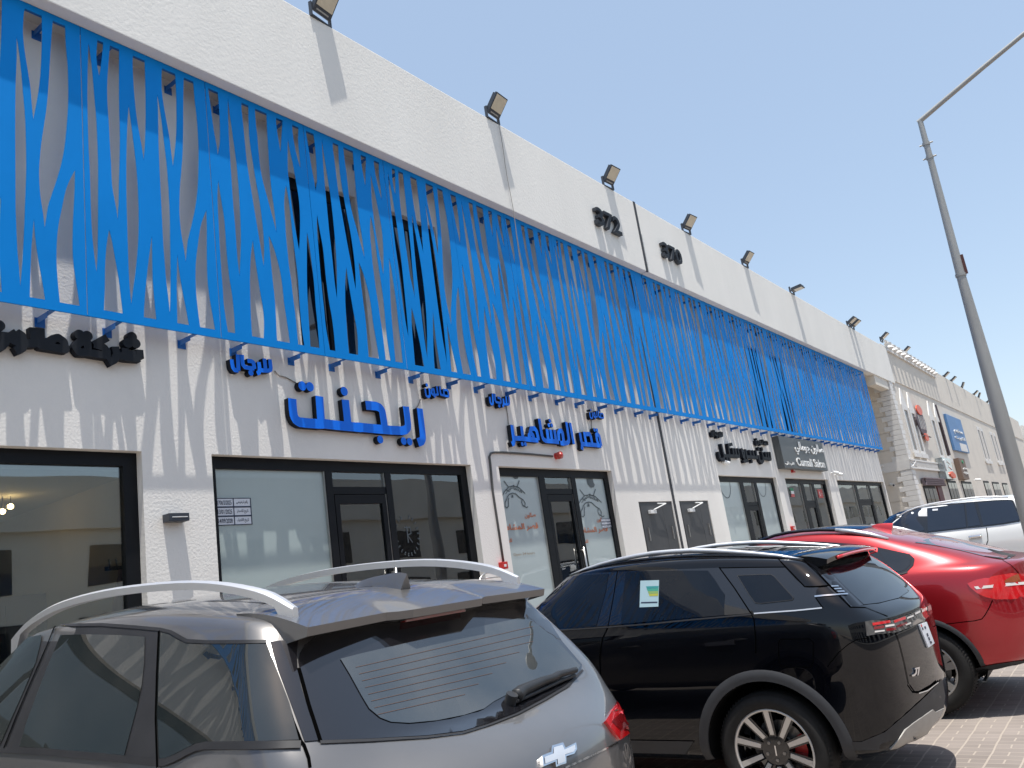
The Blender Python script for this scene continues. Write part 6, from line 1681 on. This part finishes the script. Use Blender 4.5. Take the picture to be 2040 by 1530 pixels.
# tail lamp band round the tail
b_.px('tail_lamp_band', [(1058, 552), (1100, 546), (1215, 548), (1330, 510), (1420, 462), (1452, 440), (1466, 470), (1468, 500), (1420, 545), (1340, 585), (1250, 618), (1110, 632), (1070, 640)], M['tail_smoke'], 0.008, z7, step=15, thick=0.008)
for pts, m in (([(1098, 562), (1205, 545), (1210, 560), (1102, 578)], 'tail_red'), ([(1106, 585), (1170, 576), (1172, 592), (1110, 602)], 'tail_dark'), ([(1112, 610), (1172, 604), (1174, 612), (1114, 620)], 'tail_white'),
               ([(1176, 576), (1232, 568), (1234, 578), (1178, 588)], 'tail_white'), ([(1180, 596), (1240, 588), (1244, 604), (1184, 612)], 'tail_dark'), ([(1228, 548), (1300, 522), (1304, 538), (1234, 562)], 'tail_red'),
               ([(1246, 578), (1310, 556), (1312, 568), (1250, 590)], 'tail_dark'), ([(1310, 528), (1350, 512), (1352, 522), (1312, 538)], 'tail_white'), ([(1300, 568), (1334, 556), (1336, 566), (1304, 578)], 'tail_white'),
               ([(1360, 500), (1392, 484), (1394, 496), (1362, 512)], 'tail_white'), ([(1400, 480), (1432, 464), (1436, 482), (1404, 498)], 'tail_white'), ([(1438, 460), (1456, 450), (1462, 478), (1442, 490)], 'tail_white')):
    b_.px('lamp_segment', pts, M[m], 0.0105, z7, step=9)
# tailgate shut lines, plate and badge
b_.seam([(1205, 530), (1240, 600), (1270, 680), (1300, 800), (1328, 935)], z7, 0.008, off=0.003)
b_.px('number_plate', [(1385, 572), (1430, 555), (1478, 685), (1440, 712)], M['paper'], 0.012, z7, step=7, thick=0.010)
for pts in ([(1398, 592), (1404, 588), (1410, 602), (1404, 606)], [(1412, 585), (1420, 580), (1426, 594), (1418, 600)], [(1426, 628), (1434, 622), (1440, 640), (1432, 646)], [(1436, 652), (1444, 646), (1450, 664), (1442, 670)], [(1446, 676), (1456, 670), (1462, 682), (1452, 690)]):
    b_.px('plate_character', pts, M['ink'], 0.0135, z7, step=5)
b_.px('plate_band', [(1390, 572), (1396, 569), (1402, 584), (1396, 588)], M['red_plastic'], 0.0135, z7, step=5)
b_.px('badge_stroke', [(1340, 880), (1352, 876), (1362, 866), (1366, 836), (1374, 834), (1370, 872), (1358, 886), (1344, 890)], M['chrome'], 0.010, z7, step=5, thick=0.008)
b_.px('badge_stroke', [(1360, 836), (1388, 830), (1386, 858), (1380, 882), (1374, 884), (1379, 842), (1360, 846)], M['chrome'], 0.010, z7, step=5, thick=0.008)
# bumper: black lower part, silver skid plate
b_.px('lower_bumper', [(940, 1290), (1040, 1290), (1180, 1230), (1320, 1110), (1440, 1000), (1505, 930), (1530, 900), (1550, 1010), (1540, 1080), (1500, 1130), (1400, 1230), (1290, 1320), (1190, 1390), (1080, 1412), (905, 1408)], M['cladding'], 0.006, z7, step=24)
b_.px('skid_plate', [(1188, 1380), (1210, 1330), (1265, 1265), (1300, 1215), (1345, 1178), (1470, 1092), (1485, 1108), (1538, 1082), (1520, 1120), (1465, 1190), (1440, 1240), (1380, 1290), (1290, 1345), (1240, 1374)], M['skid'], 0.012, z7, step=14, thick=0.01)
b_.seam([(1328, 940), (1360, 985), (1400, 985), (1470, 945), (1505, 915)], z7, 0.012, off=0.007)
b_.ribbon('bumper_trim', b_.trace([(1385, 992), (1440, 975), (1505, 925)], z7), 0.006, M['satin_alu'], 0.009)
b_.skin('sill_cladding', [(1.42, .26), (3.0, .26), (3.0, .42), (1.42, .42)], M['cladding'], lambda y, z: b_.side(y, z, -1), 0.012)
b_.skin('sill_cladding', [(1.42, .26), (3.0, .26), (3.0, .42), (1.42, .42)], M['cladding'], lambda y, z: b_.side(y, z, 1), 0.012)
# energy label stuck inside the rear door glass
b_.px('energy_label', [(1035, 470), (1198, 465), (1192, 695), (1028, 702)], mat('pale_blue_label', (0.30, 0.42, 0.46), 0.4, coat=0.6), 0.0075, zL, step=30)
for k, (c, x) in enumerate((((0.03, 0.22, 0.22), 1085), ((0.05, 0.28, 0.20), 1092), ((0.20, 0.32, 0.10), 1100), ((0.36, 0.36, 0.05), 1108))):
    b_.px('label_bar', [(x, 520 + 22 * k), (1194 - k, 516 + 22 * k), (1193 - k, 536 + 22 * k), (x + 8, 540 + 22 * k)], mat('label_bar_%s' % 'abcd'[k], c, 0.4, coat=0.6), 0.0085, zL, step=18)
b_.px('label_line', [(1042, 656), (1184, 652), (1184, 664), (1040, 668)], M['ink'], 0.0085, zL, step=18)
# roof: panoramic glass, rails, spoiler
b_.skin('glass_roof', [(-.50, .95), (.50, .95), (.52, 2.25), (-.52, 2.25)], M['black_glass'], lambda x, y: b_.top(x, y), 0.003)
b_.ribbon('roof_joint', [b_.top(-.5 + .1 * k, 1.55) for k in range(11)], 0.01, M['gap'], 0.005)
for sg in (-1, 1):
    V = []
    pts = [(sg * (.665 - .012 * k), .55 + .16 * k) for k in range(13)]
    hh = [b_.top(x, y) for x, y in pts]
    rb = MB(); n_ = len(hh); rb.tube([h[0] + Vector((0, 0, 0.006 + 0.036 * min(1, 2.5 * min(i, n_ - 1 - i) / (n_ - 1)))) for i, h in enumerate(hh)], 0.017, 10, rs=[0.010 + 0.008 * min(1, 3 * min(i, n_ - 1 - i) / (n_ - 1)) for i in range(n_)])
    rb.build('roof_rail', M['satin_alu'], b_.root, True)
    rb = MB(); rb.tube([h[0] + Vector((sg * 0.004, 0, 0.004)) for h in hh], 0.012, 8); rb.build('rail_base', M['gloss_black'], b_.root, True)
def lipB(f): return 0.345 + 0.05 * f ** 2
spoiler(b_, [-.66, -.62, -.54, -.4, -.2, 0, .2, .4, .54, .62, .66], 0.66, lipB, lambda f: 1.515 - 0.03 * f ** 3, 0.03, M['black_paint'])
b = MB(); b.tube([(x, lipB(abs(x) / .66) + 0.004, 1.497 - 0.03 * (abs(x) / .66) ** 3) for x in [-.5 + .1 * k for k in range(11)]], 0.012, 8); b.build('brake_light', M['tail_red'], b_.root, True)
# ------------------------------------------------------------------ red coupe SUV
M['red_paint'] = paint('red_metallic_paint', (0.40, 0.011, 0.018), 0.55, 0.32, dust=0.12)
CX, CY = 9.14, 0.80
rC = [ring(.26, .24, .28, .18, 4.70, .88, (.04, .14, .28, .5)),
      ring(.46, .44, .46, .04, 4.82, .965, (.05, .15, .30, .55)),
      ring(.72, .72, .70, .0, 4.87, .985, (.05, .16, .32, .6)),
      ring(.95, .96, .88, .03, 4.82, .990, (.05, .16, .33, .62)),
      ring(1.10, 1.09, 1.00, .08, 4.60, .975, (.05, .14, .30, .6)),
      ring(1.205, 1.16, 1.07, .12, 4.1, .945, (.03, .08, .26, .65)),
      ring(1.235, 1.245, 1.11, .28, 3.60, .895, (.01, .03, .2, .7)),
      ring(1.37, 1.46, 1.40, .62, 3.15, .80, (.01, .03, .12, .5)),
      ring(1.505, 1.655, 1.57, 1.0, 2.85, .70, (.01, .03, .10, .36)),
      ring(1.54, 1.70, 1.61, 1.10, 2.7, .52, (.005, .02, .06, .3)),
      ring(1.555, 1.715, 1.62, 1.16, 2.6, 0.0, (.0, .0, .02, .2))]
carC = Car('parked_car', 'red coupe SUV with sloping rear glass parked beyond the black car', 'car', (CX, CY, gz(CY + 1)), rC, {5: .45, 6: .35, 8: .2}, M['red_paint'],
           wheels=((1.04, .37), (3.97, .37)), arch=0.42, half=0.965, group='cars parked nose to the shops')
for wy in (1.04, 3.97):
    for sg in (-1, 1): carC.wheel(wy, .365, sg, .365, .245, .985, .28, style='five', rot=0.25)
c_ = carC
zr_ = (1640, 1050, 5.1)
M['red_glass'] = car_glass('red_car_glass', (0.010, 0.014, 0.020), spec=0.6, dust=0.05)
c_.px('window_surround', [(560, 100), (700, 78), (900, 66), (1100, 72), (1300, 86), (1450, 103), (1600, 135), (1720, 160), (1757, 195), (1747, 243), (1702, 288), (1660, 302), (1590, 308), (1500, 300), (1380, 292), (1000, 290), (600, 280)], M['gloss_black'], 0.003, zM, step=26)
c_.px('rear_door_window', [(620, 120), (900, 84), (1200, 92), (1420, 112), (1475, 128), (1520, 200), (1560, 285), (1400, 280), (1000, 276), (640, 260)], M['red_glass'], 0.006, zM, step=26)
c_.px('quarter_window', [(1500, 138), (1600, 154), (1700, 178), (1730, 200), (1724, 240), (1690, 275), (1650, 288), (1598, 292), (1550, 215)], M['red_glass'], 0.006, zM, step=14)
c_.ribbon('chrome_strip', c_.trace([(640, 278), (1000, 292), (1400, 300), (1590, 312), (1665, 305), (1705, 292)], zM), 0.012, M['car_trim'], 0.006)
c_.px('tailgate_glass', [(930, 160), (1040, 128), (1152, 96), (1300, 122), (1500, 180), (1700, 226), (1900, 274), (1962, 286), (1890, 322), (1822, 330), (1650, 302), (1400, 240), (1150, 190)], M['red_glass'], 0.004, zr_, step=30)
c_.px('tail_lamp', [(1462, 575), (1560, 535), (1780, 490), (1900, 470), (2000, 476), (2120, 490), (2120, 715), (1900, 735), (1750, 735), (1640, 710), (1560, 670), (1490, 612)], M['tail_red'], 0.010, zr_, step=26, thick=0.010, mirror=False)
c_.px('lamp_strip', [(1530, 606), (1700, 590), (1860, 570), (2120, 553), (2120, 578), (1870, 600), (1700, 618), (1555, 632)], M['tail_white'], 0.0125, zr_, step=18)
c_.px('lamp_amber', [(1832, 545), (1900, 505), (1970, 476), (1996, 556), (1900, 562), (1834, 566)], mat('amber_lens', (0.30, 0.06, 0.01), 0.08, coat=1.0), 0.0125, zr_, step=14)
c_.seam([(1720, 745), (1680, 830), (1640, 900), (1610, 935), (1540, 952), (1380, 970), (1200, 992)], zr_, 0.007)
c_.seam([(1820, 335), (1900, 382), (1950, 430), (1990, 478)], zr_, 0.007)
for wy in (1.04, 3.97): c_.arch_trim(wy, .37, .415, .455, M['cladding'], -14, 194, 0.008)
c_.px('lower_cladding', [(1944, 1330), (1985, 1322), (2026, 1316), (2070, 1312), (2070, 1352), (1990, 1364), (1950, 1370)], M['cladding'], 0.006, step=9)
c_.skin('sill_cladding', [(1.6, .27), (3.4, .27), (3.4, .40), (1.6, .40)], M['cladding'], lambda y, z: c_.side(y, z, -1), 0.008)
c_.skin('glass_roof', [(-.50, 1.45), (.50, 1.45), (.50, 2.75), (-.50, 2.75)], M['black_glass'], lambda x, y: c_.top(x, y), 0.003)
for sg in (-1, 1):
    hh = [c_.top(sg * (.70 - .008 * k), 1.18 + .155 * k) for k in range(11)]; n_ = len(hh)
    rb = MB(); rb.tube([h[0] + Vector((0, 0, 0.004 + 0.036 * min(1, 3 * min(i, n_ - 1 - i) / (n_ - 1)))) for i, h in enumerate(hh)][2:], 0.017, 10); rb.build('roof_rail', M['gloss_black'], c_.root, True)
    rb = MB(); rb.tube([h[0] + Vector((0, 0, 0.006 + 0.034 * min(1, 3 * i / (n_ - 1)))) for i, h in enumerate(hh[:4])], 0.02, 10, rs=[.012, .022, .024, .02]); rb.build('rail_foot', M['satin_alu'], c_.root, True)
V = []; F = []
for i in range(8):
    t = i / 7; y = 1.48 - 0.20 * t; zb = c_.top(0, y)[0].z; h = 0.065 * (t ** 0.6); w2_ = 0.014 + 0.026 * t
    V += [(-w2_, y, zb - .004), (-w2_ * .4, y - .01 * t, zb + h * .7), (0, y - .015 * t, zb + h), (w2_ * .4, y - .01 * t, zb + h * .7), (w2_, y, zb - .004)]
for i in range(7):
    for k in range(4): F.append((i * 5 + k, i * 5 + k + 1, (i + 1) * 5 + k + 1, (i + 1) * 5 + k))
F.append((35, 36, 37, 38, 39))
mesh_ob('aerial_fin', V, F, M['red_paint'], c_.root, True, 40)
def lipC(f): return 0.93 + 0.05 * f ** 2
# ------------------------------------------------------------------ white full-size SUV
M['white_paint'] = paint('white_paint', (0.78, 0.78, 0.76), 0.0, 0.3)
WX, WY = 19.0, 1.42
rW = [ring(.40, .36, .40, .2, 4.75, .86, (.03, .10, .2, .4)),
      ring(.62, .60, .60, .04, 4.88, .965, (.03, .09, .22, .45)),
      ring(.90, .90, .88, .0, 4.93, .985, (.03, .09, .20, .42)),
      ring(1.08, 1.08, 1.04, .01, 4.92, .985, (.03, .08, .18, .4)),
      ring(1.24, 1.22, 1.14, .03, 4.75, .970, (.03, .07, .15, .36)),
      ring(1.33, 1.30, 1.19, .06, 4.2, .945, (.02, .05, .12, .32)),
      ring(1.40, 1.37, 1.24, .12, 3.62, .915, (.01, .03, .09, .28)),
      ring(1.62, 1.62, 1.55, .20, 3.20, .84, (.005, .02, .07, .24)),
      ring(1.84, 1.87, 1.80, .30, 2.80, .755, (.005, .02, .05, .20)),
      ring(1.89, 1.93, 1.86, .36, 2.65, .60, (.005, .02, .05, .2)),
      ring(1.905, 1.945, 1.875, .42, 2.55, 0.0, (.0, .0, .02, .15))]
carW = Car('parked_car', 'large white SUV parked beyond the red car, near the lamp post', 'car', (WX, WY, gz(WY + 1) + 0.0), rW, {3: .3, 6: .5, 8: .4}, M['white_paint'],
           wheels=((1.05, .40), (3.90, .40)), arch=0.46, half=0.96, group='cars parked nose to the shops')
for wy in (1.05, 3.90):
    for sg in (-1, 1): carW.wheel(wy, .395, sg, .395, .25, .98, .27, style='five')
w_ = carW
zq_ = (1700, 850, 6.0)
M['white_glass'] = car_glass('white_car_glass', (0.014, 0.022, 0.040), spec=0.5, dust=0.03)
w_.px('window_surround', [(270, 1190), (350, 1118), (430, 1063), (560, 1012), (700, 982), (850, 960), (1000, 942), (1330, 912), (1480, 898), (1700, 882), (1885, 876), (1915, 888), (1940, 950), (2008, 1108), (1985, 1138), (1800, 1170), (1540, 1202), (1330, 1222), (930, 1266), (600, 1296), (330, 1300)], M['gloss_black'], 0.016, zq_, step=22)
for nm, pts in (('front_window', [(340, 1160), (440, 1085), (570, 1030), (700, 1000), (815, 985), (850, 1245), (600, 1280), (360, 1285)]), ('rear_door_window', [(885, 985), (1100, 955), (1325, 930), (1355, 1205), (1100, 1235), (895, 1255)]),
                ('vent_window', [(1350, 925), (1445, 912), (1525, 1180), (1375, 1200)]), ('quarter_window', [(1490, 915), (1700, 898), (1875, 890), (1900, 910), (1990, 1105), (1970, 1125), (1790, 1158), (1560, 1186)])):
    w_.px(nm, pts, M['white_glass'], 0.024, zq_, step=22)
w_.px('window_sticker', [(950, 990), (1015, 985), (1016, 1006), (950, 1011)], M['paper'], 0.028, zq_, step=14)
w_.bead('door_handle', [(1385, 1330), (1420, 1320), (1470, 1314), (1535, 1306)], M['chrome'], 0.03, zq_, 0.03)
w_.seam([(1588, 1196), (1604, 1290), (1610, 1360), (1585, 1425)], zq_, 0.014); w_.seam([(858, 1262), (868, 1330), (872, 1420)], zq_, 0.014)
w_.ribbon('window_trim', w_.trace([(600, 1300), (930, 1270), (1330, 1226), (1540, 1206), (1800, 1174), (1990, 1142)], zq_), 0.02, M['satin_alu'], 0.006)
for sg in (-1, 1):
    hh = [w_.top(sg * (.70 - .004 * k), .55 + .2 * k) for k in range(11)]; n_ = len(hh)
    rb = MB(); rb.tube([h[0] + Vector((0, 0, 0.004 + 0.045 * min(1, 4 * min(i, n_ - 1 - i) / (n_ - 1)))) for i, h in enumerate(hh)], 0.018, 10); rb.build('roof_rail', M['satin_alu'], w_.root, True)
w_.skin('tailgate_glass', [(-.62, 1.42), (.62, 1.42), (.55, 1.78), (-.55, 1.78)], M['white_glass'], lambda x, z: w_.rear(x, z), 0.005)
w_.skin('tail_lamp', [(-.92, 1.02), (-.72, 1.02), (-.74, 1.30), (-.90, 1.30)], M['tail_red'], lambda x, z: w_.rear(x, z), 0.01, mirror=True)
